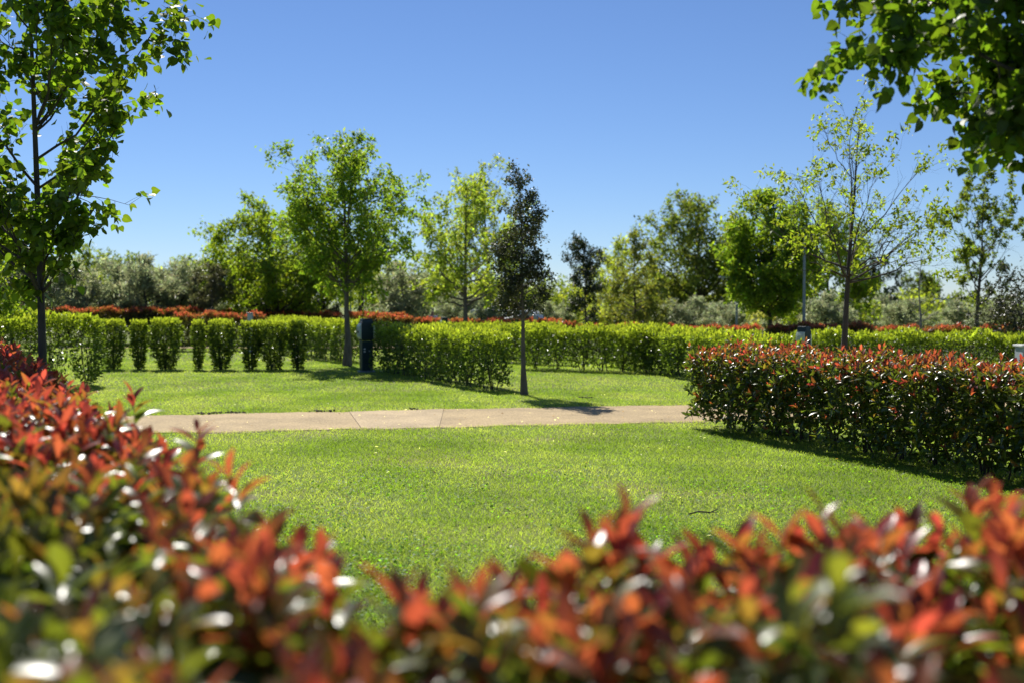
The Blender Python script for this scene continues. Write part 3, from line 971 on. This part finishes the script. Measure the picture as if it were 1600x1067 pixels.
far_hedge("photinia_hedge", "red topped hedge beneath the left olive row, left part", (-22.0, 43.0), (-12.2, 45.5), .9, 1.36, "red", 11, RH, dens=330, leaf=.12, spacing=.7)
far_hedge("photinia_hedge", "red topped hedge behind the middle of the single shrubs", (-12.0, 40.5), (-9.0, 41.5), .9, 1.22, "red", 12, RH, dens=380, leaf=.11)
far_hedge("photinia_hedge", "long low red topped hedge behind the broad yellow green tree", (-13.0, 50.0), (-7.6, 48.6), .9, 1.22, "red", 13, RH, dens=330, leaf=.12)
far_hedge("photinia_hedge", "red topped hedge directly behind the first power pedestal", (-7.4, 50.0), (-4.7, 44.8), .9, 1.25, "red", 14, RH, dens=360, leaf=.12)
far_hedge("photinia_hedge", "red topped hedge in front of the person in white", (-4.3, 47.2), (-1.5, 46.2), .9, 1.12, "red", 15, RH, dens=360, leaf=.12)
far_hedge("photinia_hedge", "red topped hedge in front of the distant camper van", (-1.4, 41.0), (1.4, 37.0), .9, 1.16, "red", 16, RH, dens=400, leaf=.11)
far_hedge("photinia_hedge", "low red topped hedge below the smaller holm oak", (1.3, 41.0), (4.4, 37.6), .9, 1.05, "red", 17, RH, dens=380, leaf=.11)
far_hedge("photinia_hedge", "red topped hedge under the pair of olives", (4.8, 43.0), (8.6, 40.5), .9, 1.12, "red", 18, RH, dens=360, leaf=.11)
far_hedge("photinia_hedge", "red topped hedge beside the power pedestal with the lamp post", (8.0, 36.0), (10.9, 34.5), .9, 1.10, "red", 19, RH, dens=400, leaf=.11)
far_hedge("photinia_hedge", "far red topped hedge running to the right edge", (11.0, 40.5), (22.5, 38.5), .9, 1.14, "red", 20, RH, dens=320, leaf=.12)


# single shrubs in a row: three prototypes, copied
def shrub(seed, w_, h, label, x, y):
    root = empty("laurel_shrub", (x, y, float(gz(x, y))), label, "shrub", SG)
    r = np.random.default_rng(seed)
    for k in range(7):
        tb = Tubes()
        az, rr = r.uniform(0, 6.28), r.uniform(.02, .5) * w_ * .5
        e = np.array([math.cos(az) * rr * 1.3, math.sin(az) * rr * 1.3, h * r.uniform(.75, .95)])
        b = np.array([math.cos(az) * rr * .45, math.sin(az) * rr * .45, -.03])
        tb.add(np.stack([b, (b + e) / 2 + r.normal(0, .02, 3), e]), [.014, .010, .004], 4)
        tb.build("stem", root, M_BARKD)
    m = int(2100 * (w_ / .6))
    z = h * r.random(m) ** .8
    prof = np.interp(z / h, [0, .12, .35, .7, .92, 1.0], [.46, .58, .82, 1.0, .98, .72])
    az = r.uniform(0, 2 * np.pi, m)
    p1, p2 = r.uniform(0, 6, 2)
    lump = 1 + .16 * np.sin(az * 3 + z * 7 + p1) + .12 * np.sin(az * 5 - z * 11 + p2)
    rad = prof * lump * w_ * .5 * np.sqrt(r.uniform(.25, 1.0, m))
    nn = np.stack([np.cos(az), np.sin(az), np.full(m, .3)], 1)
    P = np.stack([np.cos(az) * rad, np.sin(az) * rad, z], 1)
    U = norm(nn * .6 + r.normal(0, .6, (m, 3)) + [0, 0, .4])
    N = norm(nn * .5 + r.normal(0, .55, (m, 3)) + [0, 0, .5])
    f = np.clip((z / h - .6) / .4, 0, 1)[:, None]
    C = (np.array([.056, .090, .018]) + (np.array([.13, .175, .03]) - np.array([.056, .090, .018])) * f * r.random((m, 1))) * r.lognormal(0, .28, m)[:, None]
    L1 = (P, U, N, .085 * r.uniform(.7, 1.3, m), C)
    m = int(260 * w_ / .6)
    az, rr = r.uniform(0, 6.28, m), np.sqrt(r.random(m)) * w_ * .48
    P = np.stack([np.cos(az) * rr, np.sin(az) * rr, h + r.uniform(-.08, .08, m)], 1)
    L2 = (P, norm(r.normal(0, .45, (m, 3)) + [0, 0, 1]), norm(r.normal(0, 1, (m, 3))), .085 * r.uniform(.8, 1.2, m), np.array([.160, .205, .032]) * r.lognormal(0, .22, m)[:, None])
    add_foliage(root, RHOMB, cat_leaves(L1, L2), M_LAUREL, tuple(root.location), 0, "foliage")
    return root


SG = "single laurel shrubs in a row on the lawn"
dS = 29.3
sh = [shrub(201, .62, 1.17, "shrub nearest the left green hedge in the row of single shrubs", X_at(176, dS), dS),
      shrub(202, .42, 1.15, "narrow shrub, second from the left green hedge", X_at(217, dS), dS),
      shrub(203, .78, 1.20, "widest upright shrub of the row, third from the left green hedge", X_at(259, dS), dS)]
for k, px, sx, szz, rz, lab in ((1, 311, .75, 1.0, 1.1, "thinnest shrub of the row with long bare foot"),
                                (0, 347, 1.08, 1.0, 2.0, "wide vase shaped shrub right of the thinnest shrub"),
                                (1, 393, 1.2, .98, 3.3, "left shrub of the two whose tops join in an arch"),
                                (2, 428, .9, .97, 4.1, "right shrub of the two whose tops join in an arch"),
                                (1, 466, 1.1, .98, 5.2, "last shrub of the row, towards the maple trunk")):
    c = copy_tree(sh[k])
    c.location = (X_at(px, dS), dS - .1, 0)
    c.rotation_euler = (0, 0, rz)
    c.scale = (sx, sx, szz)
    c["label"] = lab


# ------------------------------------------------------------------ near photinia hedges: shoots leaf by leaf
def shoots(r, base, dirs, length, nleaf, leaf, red, gold):
    """Whorled shoots. red in 0..1 says how red the young end is; returns leaves and stem lines."""
    m = len(base)
    k = np.arange(nleaf)
    f = (k / (nleaf - 1))[None, :] * np.ones((m, 1))
    az = k[None, :] * 2.39996 + r.uniform(0, 6.28, (m, 1)) + r.normal(0, .25, (m, nleaf))
    ang = np.radians(74 - 60 * f + r.normal(0, 9, (m, nleaf)))
    ref = np.where(np.abs(dirs[:, 2:3]) < .9, np.array([[0, 0, 1.]]), np.array([[1., 0, 0]]))
    A = norm(np.cross(dirs, ref))
    B = np.cross(dirs, A)
    perp = np.cos(az)[..., None] * A[:, None] + np.sin(az)[..., None] * B[:, None]
    U = np.cos(ang)[..., None] * dirs[:, None] + np.sin(ang)[..., None] * perp
    N = np.sin(ang)[..., None] * dirs[:, None] - np.cos(ang)[..., None] * perp + r.normal(0, .22, (m, nleaf, 3))
    P = base[:, None] + dirs[:, None] * (length[:, None] * f)[..., None]
    S = leaf * (1.05 - .42 * f ** 2.2) * r.uniform(.75, 1.2, (m, nleaf)) * r.uniform(.85, 1.15, (m, 1))
    RED, ORG, OLV, GRN = (np.array(c) for c in ((.215, .034, .036), (.205, .060, .030), (.088, .105, .014), (.044, .078, .012)))
    y = np.clip(f * 1.05 + r.normal(0, .10, f.shape) - .02, 0, 1) * red[:, None]
    st = np.array([0, .34, .54, .80])
    C = np.stack([np.interp(y, st, [GRN[j], OLV[j], ORG[j], RED[j]]) for j in range(3)], -1)
    C = C * r.lognormal(0, .20, f.shape)[..., None] * np.where(r.random(f.shape) < .07, .45, 1)[..., None]
    flat = lambda a: a.reshape(-1, *a.shape[2:])
    return tuple(flat(a) for a in (P, norm(U), norm(N), S, C))


def near_hedge(name, label, segs, thick, h, seed, group, leaf, shape, top_d, side_d, fill_d, singles, sides, gap=.16, extra=(), nleaf=9, spacing=.55, red_side=.35, redmap=None, tall=.15, red_top=.88):
    """segs: list of (a, b) lines; the hedge body lies on the left normal side of each line."""
    r = np.random.default_rng(seed)
    a0 = segs[0][0]
    root = empty(name, (float(a0[0]), float(a0[1]), 0.0), label, "hedge", group)
    out, lines = [], []
    for (a, b) in segs:
        a, t, n, L = hedge_axes(a, b)
        t3, n3 = np.append(t, 0), np.append(n, 0)
        ss = stems_for(root, a, t, n, L, thick, h, spacing, M_BARKD, seed + 1, .013)
        ph = r.uniform(0, 6, 4)

        def lump(s, q):
            return .030 * np.sin(s * 5.1 + ph[0] + q) + .028 * np.sin(s * 9.3 + ph[1] - 2 * q) + .015 * np.sin(s * 21 + ph[2])
        # young shoots on top
        m = int(L * thick * top_d)
        s, q = r.random(m) * L, r.uniform(-.03, 1.03, m) * thick
        ln = np.clip(r.normal(tall, .3 * tall, m), .07, .32)
        z = h + r.normal(0, .042, m) - ln * .75 + lump(s, q * 5) - .05 * (np.abs(q / thick - .5) * 2) ** 6
        base = a3(a, t, n, s, q, z)
        edge = ((q / thick - .5) * 2)
        dirs = norm(np.array([0, 0, 1.])[None] + r.normal(0, .20, (m, 3)) + n3[None] * (.30 * edge ** 3)[:, None])
        red = np.clip(r.normal(red_top, .19, m), .3, 1.1)
        if redmap:
            red = red * redmap(base[:, 0], base[:, 1], r)
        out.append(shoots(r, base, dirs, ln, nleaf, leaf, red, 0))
        lines.append((base, base + dirs * ln[:, None]))
        # side shoots
        for sd in sides:
            area = L * h if sd in ("inner", "outer") else thick * h
            m = int(area * side_d)
            if sd in ("inner", "outer"):
                s, z = r.random(m) * L, r.random(m) ** .9 * h * .97
                q = np.where(sd == "inner", .0, thick) + (1 if sd == "inner" else -1) * (r.normal(.0, .06, m) - lump(s, z * 4))
                nn = n3 * (-1 if sd == "inner" else 1)
            else:
                q, z = r.random(m) * thick, r.random(m) * h * .97
                e = np.abs(r.normal(.02, .05, m)) - lump(q, z * 4)
                s = e if sd == "start" else L - e
                nn = t3 * (-1 if sd == "start" else 1)
            near = np.min(np.abs(s[:, None] - ss[None, :]), 1)
            keep = (z > gap) & ((near < spacing * .5 * (.35 + z / .38)) | (z > .30)) & (r.random(m) < np.clip(.35 + z / h, 0, 1))
            s, q, z = s[keep], q[keep], z[keep]
            m = len(s)
            ln = np.clip(r.normal(.10, .03, m), .05, .2)
            dirs = norm(nn[None] * r.uniform(.5, 1.1, (m, 1)) + np.array([0, 0, .65])[None] + r.normal(0, .40, (m, 3)))
            base = a3(a, t, n, s, q, z) - dirs * ln[:, None] * .7
            red = np.clip(r.normal(red_side, .25, m) + .5 * smooth(.72, 1.0, z / h), 0.05, 1.0) * np.where(r.random(m) < .55, .55, 1)
            out.append(shoots(r, base, dirs, ln, nleaf - 2, leaf * .95, red, 0))
            lines.append((base, base + dirs * ln[:, None]))
        # older leaves inside
        m = int(L * thick * h * fill_d)
        s, q, z = r.random(m) * L, r.random(m) * thick, h * (1 - r.random(m) ** 1.25)
        near = np.min(np.abs(s[:, None] - ss[None, :]), 1)
        keep = (z > gap * .55) & ((near < spacing * .5 * (.35 + z / .36)) | (z > .30)) & (z < h * .93)
        s, q, z = s[keep], q[keep], z[keep]
        m = len(s)
        C = np.where(r.random((m, 1)) < .12, np.array([.11, .085, .018]), np.array([.040, .066, .014])) * r.lognormal(0, .25, m)[:, None]
        out.append((a3(a, t, n, s, q, z), norm(r.normal(0, .7, (m, 3)) + [0, 0, .3]), norm(r.normal(0, .6, (m, 3)) + [0, 0, .6]), leaf * r.uniform(.8, 1.2, m), C))
    # tall single shoots that stand out of the hedge
    for (x, y, ztop, ln, red) in extra:
        ln *= .7
        base = np.array([[x, y, ztop - ln - leaf * .55]])
        dirs = norm(np.array([[r.normal(0, .10), r.normal(0, .06), 1.]]))
        out.append(shoots(r, base, dirs, np.array([ln]), 9, leaf * 1.05, np.array([red]), 0))
        lines.append((base, base + dirs * ln))
    Lv = cat_leaves(*out)
    loc = np.array(root.location)
    Lv = (Lv[0] - loc, *Lv[1:])
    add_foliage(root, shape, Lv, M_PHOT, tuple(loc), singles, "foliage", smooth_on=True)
    # shoot stems, three-sided, one part
    A = np.concatenate([l[0] for l in lines]) - loc
    B = np.concatenate([l[1] for l in lines]) - loc
    d = norm(B - A)
    ref = np.where(np.abs(d[:, 2:3]) < .9, np.array([[0, 0, 1.]]), np.array([[1., 0, 0]]))
    e1 = norm(np.cross(d, ref))
    e2 = np.cross(d, e1)
    m = len(A)
    an = np.arange(3) * 2 * math.pi / 3
    ring = np.cos(an)[None, :, None] * e1[:, None] + np.sin(an)[None, :, None] * e2[:, None]
    A2 = A - d * .08
    V = np.concatenate([A2[:, None] + ring * .0028, B[:, None] + ring * .0014], 1).reshape(-1, 3)
    F = np.array([[0, 1, 4, 3], [1, 2, 5, 4], [2, 0, 3, 5]])
    F = (np.arange(m)[:, None, None] * 6 + F[None]).reshape(-1, 4)
    o = link_mesh("twig_growth", raw_mesh("twig_growth", V, F.ravel(), np.full(len(F), 4)), root, M_TWIG)
    o["kind"] = "stuff"
    return root


def a3(a, t, n, s, q, z):
    p = a[None] + t[None] * s[:, None] + n[None] * q[:, None]
    return np.concatenate([p, z[:, None]], 1)


NH = "red leaved photinia hedges of the near plot"
# right hedge: inner (camera) line from the far tip to the near end, body on its left = away from the lawn
near_hedge("photinia_hedge", "big red tipped hedge bordering the lawn at the right", [((2.42, 15.5), (6.0, 6.8))], 1.05, 1.04, 301, NH, .103, MID,
           115, 135, 1050, 300, ("inner", "start", "outer"), gap=.15, tall=.165, red_side=.42, red_top=.64)
# foreground hedge: two arms that meet in a corner in front of the camera
C0 = (-.27, 1.98)
near_hedge("photinia_hedge", "nearest red leaved hedge wrapping round the corner in front of the viewer",
           [((2.3, 3.25), (-1.05, 1.60)), ((.10, 1.18), (-6.25, 13.9))], .85, 1.145, 302, NH, .114, BIG, 125, 100, 560, 300, ("inner", "outer", "start", "end"),
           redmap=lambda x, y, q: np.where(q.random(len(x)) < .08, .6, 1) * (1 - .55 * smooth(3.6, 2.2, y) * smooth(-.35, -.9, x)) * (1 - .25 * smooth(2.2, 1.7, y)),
           extra=[(.20, 2.24, 1.335, .20, 1.0), (.16, 2.22, 1.29, .18, 1.0), (.245, 2.27, 1.285, .18, 1.0), (.20, 2.20, 1.26, .18, .9), (1.06, 2.6, 1.295, .18, .9), (1.14, 2.66, 1.28, .16, 1.0), (.88, 2.5, 1.26, .16, 1.0), (.80, 2.48, 1.25, .16, 1.0), (.27, 2.30, 1.23, .14, .95), (1.10, 2.62, 1.315, .20, .8), (.85, 2.50, 1.235, .14, 1.0), (-.99, 3.55, 1.36, .2, 1.0), (-.69, 2.9, 1.325, .16, 1.0),
                  (-1.66, 5.0, 1.34, .18, 1.0), (-.16, 2.1, 1.205, .12, 1.0), (-.01, 2.15, 1.20, .12, .9), (.36, 2.32, 1.215, .12, .95), (.55, 2.35, 1.22, .14, 1.0), (-.45, 2.35, 1.24, .15, .9)])

# ------------------------------------------------------------------ power pedestals
PG = "power pedestals of the camping plots"


def pedestal(x, y, h, w_, rz, label, lean=0.0):
    root = empty("power_pedestal", (x, y, float(gz(x, y))), label, "power pedestal", PG, rz=rz)
    root.rotation_euler = (0, lean, rz)
    d_ = w_ * .85
    s = Solid(); s.box((0, 0, .015), (w_ * .95, d_ * .95, .05)); s.build("base_plate", root, M_GREY, .004)
    s = Solid(); s.box((0, 0, .04 + h * .275), (w_ * .70, d_ * .70, h * .55)); s.build("body", root, M_PEDB, .012)
    s = Solid(); s.box((0, 0, h * .59 + .30 * h * .5 + .04), (w_ * .76, d_ * .80, h * .33)); s.build("head", root, M_PED, .012)
    s = Solid(); s.box((0, 0, h * .585 + .02), (w_ * .66, d_ * .66, .022)); s.build("joint_band", root, M_RUBBER)
    s = Solid(); s.box((0, 0, h * .96), (w_ * .70, d_ * .80, h * .075), .90); s.build("lid", root, M_PED, .012)
    for sx in (-1, 1):
        zc, hh = h * .765, h * .30
        b, e = w_ * .384, w_ * .52
        o = [(b, zc - hh / 2), (e - .012, zc - hh / 2 + .05), (e, zc - hh * .30), (e, zc + hh * .28), (e - .02, zc + hh * .40), (b, zc + hh / 2)]
        s = Solid()
        s.prism_y([(p[0] * sx, p[1]) for p in (o if sx > 0 else o[::-1])], -d_ * .36, d_ * .36)
        cv = s.build("socket_cover", root, M_COVER, .008)
        s = Solid(); s.box((sx * (e + .004), 0, zc - .02), (.008, d_ * .30, .05)); s.build("latch", cv, M_RUBBER)
    for k, z in enumerate((.405, .455)):
        s = Solid(); s.box((-w_ * .19, -d_ * .352, h * z - .02), (w_ * .11, .004, .032)); s.build("sticker", root, M_WHITE)
    s = Solid(); s.box((w_ * .12, -d_ * .352, h * .40), (w_ * .10, .004, .04)); s.build("keyhole_plate", root, M_GREY)
    return root


pedestal(X_at(572, 28.2), 28.2, 1.315, .40, .42, "first power pedestal, standing free on the lawn beside the maple")
pedestal(X_at(694, 44), 44, 1.36, .33, .42, "small far power pedestal, its top just showing over the green hedge")
pd = pedestal(X_at(1254, 22.5), 22.5, 1.24, .30, .8, "leaning power pedestal at the foot of the grey lamp post", .05)


# ------------------------------------------------------------------ lamp posts and other street furniture
LG = "grey lamp posts"


def lamp_post(px, d, top_y, r_, label, arm=True, sgn=-1):
    x = X_at(px, d)
    g = float(gz(x, d))
    H = CAM_H + (HOR - top_y) / FPX * d - g
    root = empty("lamp_post", (x, d, g), label, "lamp post", LG)
    t = Tubes(); t.add(np.array([[0, 0, -.05], [0, 0, H * .4], [0, 0, H]]), [r_, r_ * .9, r_ * .6], 10); t.build("pole", root, M_GREY)
    t = Tubes(); t.add(np.array([[0, 0, 0], [0, 0, .05], [0, 0, .051], [0, 0, .4], [0, 0, .41]]), [r_ * 2.2, r_ * 2.2, r_ * 1.35, r_ * 1.35, r_], 10); t.build("base", root, M_GREY)
    if arm:
        t = Tubes(); t.add(np.array([[0, 0, H - .02], [sgn * .12, 0, H + .06], [sgn * .4, 0, H + .08]]), [r_ * .6, r_ * .5, r_ * .45], 8); t.build("arm", root, M_GREY)
        s = Solid(); s.box((sgn * .58, 0, H + .075), (.46, .17, .07), .75); hd = s.build("lamp_head", root, M_GREY, .01)
        s = Solid(); s.box((sgn * .58, 0, H + .033), (.34, .12, .012)); s.build("lens", hd, M_COVER)
    return root


lamp_post(1256, 36, 368, .055, "thick grey lamp post rising behind the leaning power pedestal", False)
lamp_post(1151, 50, 436, .06, "grey lamp post left of the dense bright green tree", True, -1)
lamp_post(1482, 60, 470, .07, "far lamp post with short arm left of the tufted tree", True, -1)
lamp_post(548, 58, 442, .05, "thin distant lamp post just right of the maple trunk", False)
xb = X_at(391, 40.0)
root = empty("marker_post", (xb, 40.0, 0), "short square pale grey post in front of the far red hedge", "post")
s = Solid(); s.box((0, 0, .66), (.17, .17, 1.34)); s.build("post", root, M_PALEGREY, .01)
s = Solid(); s.box((0, 0, 1.345), (.20, .20, .03)); s.build("cap", root, M_GREY, .005)
# little information sign
xb = X_at(327, 47)
root = empty("plot_sign", (xb, 47, 0), "tiny blue and white plot sign above the far red hedge", "sign")
t = Tubes(); t.add(np.array([[0, 0, -.05], [0, 0, 1.5]]), [.02, .02], 6); t.build("pole", root, M_GREY)
s = Solid(); s.box((0, -.028, 1.43), (.42, .015, .16)); pn = s.build("panel", root, M_PALEGREY, .004)
s = Solid(); s.box((0, -.039, 1.46), (.36, .006, .04)); s.build("stripe", pn, M_WHITE)

# pale utility cabinet at the right edge
x = 11.22
root = empty("utility_cabinet", (x, 24.55, 0), "low pale grey utility cabinet in front of the long green hedge at the right edge", "cabinet")
s = Solid(); s.box((.2, 0, .41), (.95, .40, .70)); s.build("housing", root, M_PALEGREY, .01)
s = Solid(); s.box((.2, 0, .79), (1.02, .47, .05)); s.build("lid", root, M_WHITE, .01)
s = Solid(); s.box((.2, 0, .03), (.9, .36, .08)); s.build("plinth", root, M_GREY)
for k in (-1, 1):
    s = Solid(); s.box((.2 + k * .225, -.205, .42), (.42, .016, .60)); dr = s.build("door", root, M_PALEGREY, .004)
    s = Solid(); s.box((.2 + k * .06, -.222, .44), (.02, .02, .10)); s.build("handle", dr, M_RUBBER)


# ------------------------------------------------------------------ vehicles far off
def wheel(root, x, y, r_, sgn):
    a = np.linspace(0, 2 * math.pi, 18, endpoint=False)
    s = Solid(); s.prism_y([(x + r_ * math.cos(q_), r_ + r_ * math.sin(q_)) for q_ in a], y - .1, y + .1); wh = s.build("wheel", root, M_RUBBER)
    s = Solid(); s.prism_y([(x + r_ * .6 * math.cos(q_), r_ + r_ * .6 * math.sin(q_)) for q_ in a], y + sgn * .1, y + sgn * .115); s.build("rim", wh, M_GREY)


def van(x, y, rz, label, body_mat):
    root = empty("camper_van", (x, y, float(gz(x, y))), label, "camper van", None, rz=rz)
    o = [(-2.3, .35), (2.25, .35), (2.45, .55), (2.42, .95), (1.75, 1.12), (1.15, 1.82), (.95, 1.92), (-2.1, 1.98), (-2.3, 1.85)]
    s = Solid(); s.prism_y(o, -.92, .92); s.build("body", root, body_mat, .04)
    s = Solid(); s.poly([(1.80, -.80, 1.13), (1.80, .80, 1.13), (1.215, .74, 1.80), (1.215, -.74, 1.80)], [(0, 1, 2, 3)]); s.build("windscreen", root, M_GLASS)
    for sy in (-1, 1):
        for x0, x1 in ((.35, 1.12), (-.75, .25), (-2.0, -.85)):
            yy = .928 * sy
            xt = x1 - (.25 if x1 > 1 else 0)
            s = Solid(); s.poly([(x0, yy, 1.15), (x1 + (.25 if x1 > 1 else 0), yy, 1.15), (xt, yy, 1.72), (x0, yy, 1.72)], [(0, 1, 2, 3) if sy < 0 else (3, 2, 1, 0)]); s.build("window", root, M_GLASS)
        wheel(root, 1.55, .84 * sy, .33, sy); wheel(root, -1.55, .84 * sy, .33, sy)
        s = Solid(); s.box((2.40, .68 * sy, .78), (.08, .3, .16)); s.build("headlight", root, M_COVER, .02)
        s = Solid(); s.box((-2.31, .78 * sy, 1.0), (.05, .12, .35)); s.build("tail_light", root, M_RED)
    s = Solid(); s.box((2.44, 0, .46), (.10, 1.75, .2)); s.build("bumper", root, M_RUBBER, .02)
    return root


vx = X_at(806, 60)
van(vx, 60, -.25, "pale camper van with dark windows beside a white awning behind the red hedge", M_PALEGREY)
root = empty("awning", (X_at(784, 57), 57, float(gz(X_at(784, 57), 57))), "white sloping awning beside the distant camper van", "awning")
s = Solid(); s.poly([(-1.0, -1, 1.22), (.9, -1, 1.60), (.9, 1, 1.60), (-1.0, 1, 1.22), (-1.0, -1, 1.17), (.9, -1, 1.55), (.9, 1, 1.55), (-1.0, 1, 1.17)],
                   [(0, 1, 2, 3), (7, 6, 5, 4), (0, 4, 5, 1), (1, 5, 6, 2), (2, 6, 7, 3), (3, 7, 4, 0)])
s.build("canopy", root, M_WHITE)
for a_, b_, z_ in ((-.95, -.95, 1.18), (-.95, .95, 1.18), (.85, -.95, 1.55), (.85, .95, 1.55)):
    t = Tubes(); t.add(np.array([[a_, b_, -.05], [a_, b_, z_]]), [.02, .02], 6); t.build("pole", root, M_GREY)


def caravan(px, d, rz, label):
    x = X_at(px, d)
    root = empty("caravan", (x, d, float(gz(x, d))), label, "caravan", "white caravans parked under the far olives", rz=rz)
    o = [(-2.1, .5), (1.9, .5), (2.15, 1.0), (2.05, 1.7), (1.6, 2.25), (-1.7, 2.3), (-2.1, 2.0), (-2.2, 1.2)]
    s = Solid(); s.prism_y(o, -1.05, 1.05); s.build("body", root, M_WHITE, .05)
    for sy in (-1, 1):
        for x0, x1 in ((-1.6, -.5), (.5, 1.5)):
            s = Solid(); s.box(((x0 + x1) / 2, 1.056 * sy, 1.5), (x1 - x0, .02, .55)); s.build("window", root, M_GLASS, .01)
        wheel(root, 0, .93 * sy, .32, sy)
        s = Solid(); s.box((0, 1.055 * sy, .72), (3.9, .015, .08)); s.build("stripe", root, M_GREY)
    s = Solid(); s.box((0.0, -1.058, 1.25), (.65, .02, 1.4)); dr = s.build("door", root, M_PALEGREY, .01)
    s = Solid(); s.box((.25, -1.075, 1.2), (.06, .02, .06)); s.build("handle", dr, M_RUBBER)
    s = Solid(); s.box((-.3, 0, 2.33), (.7, .6, .12)); s.build("roof_vent", root, M_PALEGREY, .02)
    t = Tubes(); t.add(np.array([[2.0, .4, .55], [3.1, 0, .5]]), [.04, .04], 6); t.add(np.array([[2.0, -.4, .55], [3.1, 0, .5]]), [.04, .04], 6); t.add(np.array([[3.0, 0, 0], [3.0, 0, .55]]), [.03, .03], 6)
    t.build("drawbar", root, M_GREY)
    return root


CV = caravan(1300, 84, .1, "white caravan visible between the lamp post and the trunk of the sparse tree")
for px, d, rz, lab in ((1112, 92, .4, "white caravan low behind the pair of olives"), (1203, 95, -.3, "white caravan behind the trunk of the dense bright tree"),
                       (1497, 96, .2, "white caravan beside the far lamp post near the right edge"), (1553, 100, -.1, "white caravan right of the tufted tree trunk")):
    c = copy_tree(CV)
    x = X_at(px, d)
    c.location = (x, d, float(gz(x, d)) - (.9 if px > 900 else 0.45) * 0)
    c.rotation_euler = (0, 0, rz)
    c["label"] = lab


# ------------------------------------------------------------------ person in white, half hidden by the hedge
def skin_body(name, joints, edges, radii, parent, mat, sub=2, rootv=0):
    me = bpy.data.meshes.new(name)
    me.from_pydata(joints, edges, [])
    o = link_mesh(name, me, parent, mat)
    sk = o.modifiers.new("skin", 'SKIN')
    for i, r_ in enumerate(radii):
        me.skin_vertices[0].data[i].radius = (r_, r_) if not isinstance(r_, tuple) else r_
        me.skin_vertices[0].data[i].use_root = (i == rootv)
    sb = o.modifiers.new("smooth", 'SUBSURF')
    sb.levels = sb.render_levels = sub
    return o


px_, pd_ = X_at(675, 48.6), 48.6
pr = empty("person", (px_, pd_, float(gz(px_, pd_))), "person in a white shirt behind the red hedge, seen from the waist up", "person", rz=.3)
J = [(0, 0, .88), (0, -.02, 1.08), (0, -.05, 1.30), (0, -.07, 1.42), (0, -.10, 1.49), (0, -.13, 1.60),           # pelvis, waist, chest, neck, head
     (.09, 0, .84), (.10, -.04, .47), (.10, .02, .08), (.11, -.11, .04), (-.09, 0, .84), (-.11, .05, .47), (-.11, .14, .09), (-.12, .02, .04),
     (.17, -.06, 1.34), (.23, -.16, 1.08), (.17, -.36, 1.00), (.15, -.42, .99), (-.17, -.06, 1.34), (-.24, -.10, 1.08), (-.18, -.30, .98), (-.16, -.37, .97)]
E = [(0, 1), (1, 2), (2, 3), (3, 4), (4, 5), (0, 6), (6, 7), (7, 8), (8, 9), (0, 10), (10, 11), (11, 12), (12, 13), (2, 14), (14, 15), (15, 16), (16, 17), (2, 18), (18, 19), (19, 20), (20, 21)]
Rr = [(.15, .11), (.14, .10), (.17, .12), .06, (.075, .085), (.08, .10), .085, .06, .042, .035, .085, .06, .042, .035, .06, .045, .033, .03, .06, .045, .033, .03]
body = skin_body("body", J, E, Rr, pr, M_SKIN)
shirt = skin_body("shirt", [J[0], J[1], J[2], (0, -.065, 1.37), J[14], J[15], J[18], J[19]], [(0, 1), (1, 2), (2, 3), (2, 4), (4, 5), (2, 6), (6, 7)],
                  [(.17, .13), (.165, .12), (.19, .14), .085, .08, .062, .08, .062], pr, M_SHIRT)
trs = skin_body("trousers", [J[0], J[6], J[7], J[8], J[10], J[11], J[12]], [(0, 1), (1, 2), (2, 3), (0, 4), (4, 5), (5, 6)], [(.165, .125), .105, .078, .06, .105, .078, .06], pr, M_TROUSER)
hair = skin_body("hair", [(0, -.10, 1.635), (0, -.13, 1.675)], [(0, 1)], [(.088, .10), (.06, .07)], pr, M_HAIR)
# ------------------------------------------------------------------ small things on the lawn
tw = Tubes()
tw.add(np.array([[0, 0, .03], [.08, .02, .045], [.17, .01, .04], [.24, .05, .06]]), [.006, .007, .006, .003], 5)
tw.add(np.array([[.17, .01, .04], [.22, -.04, .05]]), [.004, .002], 4)
o = tw.build("fallen_twig", None, M_BARKD)
o.location = (X_at(1078, 9.0), 9.0, 0)
tag(o, "dark broken twig lying on the near lawn", "twig")


def clods():
    r = np.random.default_rng(9)
    base = norm(np.array([(1, 0, 0), (-1, 0, 0), (0, 1, 0), (0, -1, 0), (0, 0, 1), (0, 0, -1)], float))
    fc = [(0, 2, 4), (2, 1, 4), (1, 3, 4), (3, 0, 4), (2, 0, 5), (1, 2, 5), (3, 1, 5), (0, 3, 5)]
    for px, n, lab in ((345, 4, "dark soil clod on the far path edge, leftmost one"), (380, 7, "ragged dark soil clod on the far path edge"), (507, 6, "dark soil clod by the left end of the pale slab"),
                       (648, 3, "small dark soil clod beyond the pale slab"), (915, 3, "small brown clod on the lawn beyond the oak shadow")):
        s = Solid()
        for k in range(n * 3):
            c = np.array([r.normal(0, .022 * n), r.normal(0, .03), .025])
            sz = r.uniform(.012, .026)
            s.poly([tuple(c + p * sz * r.uniform(.6, 1.3, 3) * [1.3, 1.2, .8]) for p in base], fc)
        o = s.build("soil_clod", None, M_SOILD)
        d = 18.5 if px < 900 else 20.3
        x = X_at(px, d)
        o.location = (x, float(path_far(x)) + .02 if px < 900 else d, 0)
        tag(o, lab, "soil clod", "soil clods along the path")


M_SOILD = noise_mat("dark_soil", (.02, .016, .010), (.06, .045, .03), 20, .95, .4)
clods()
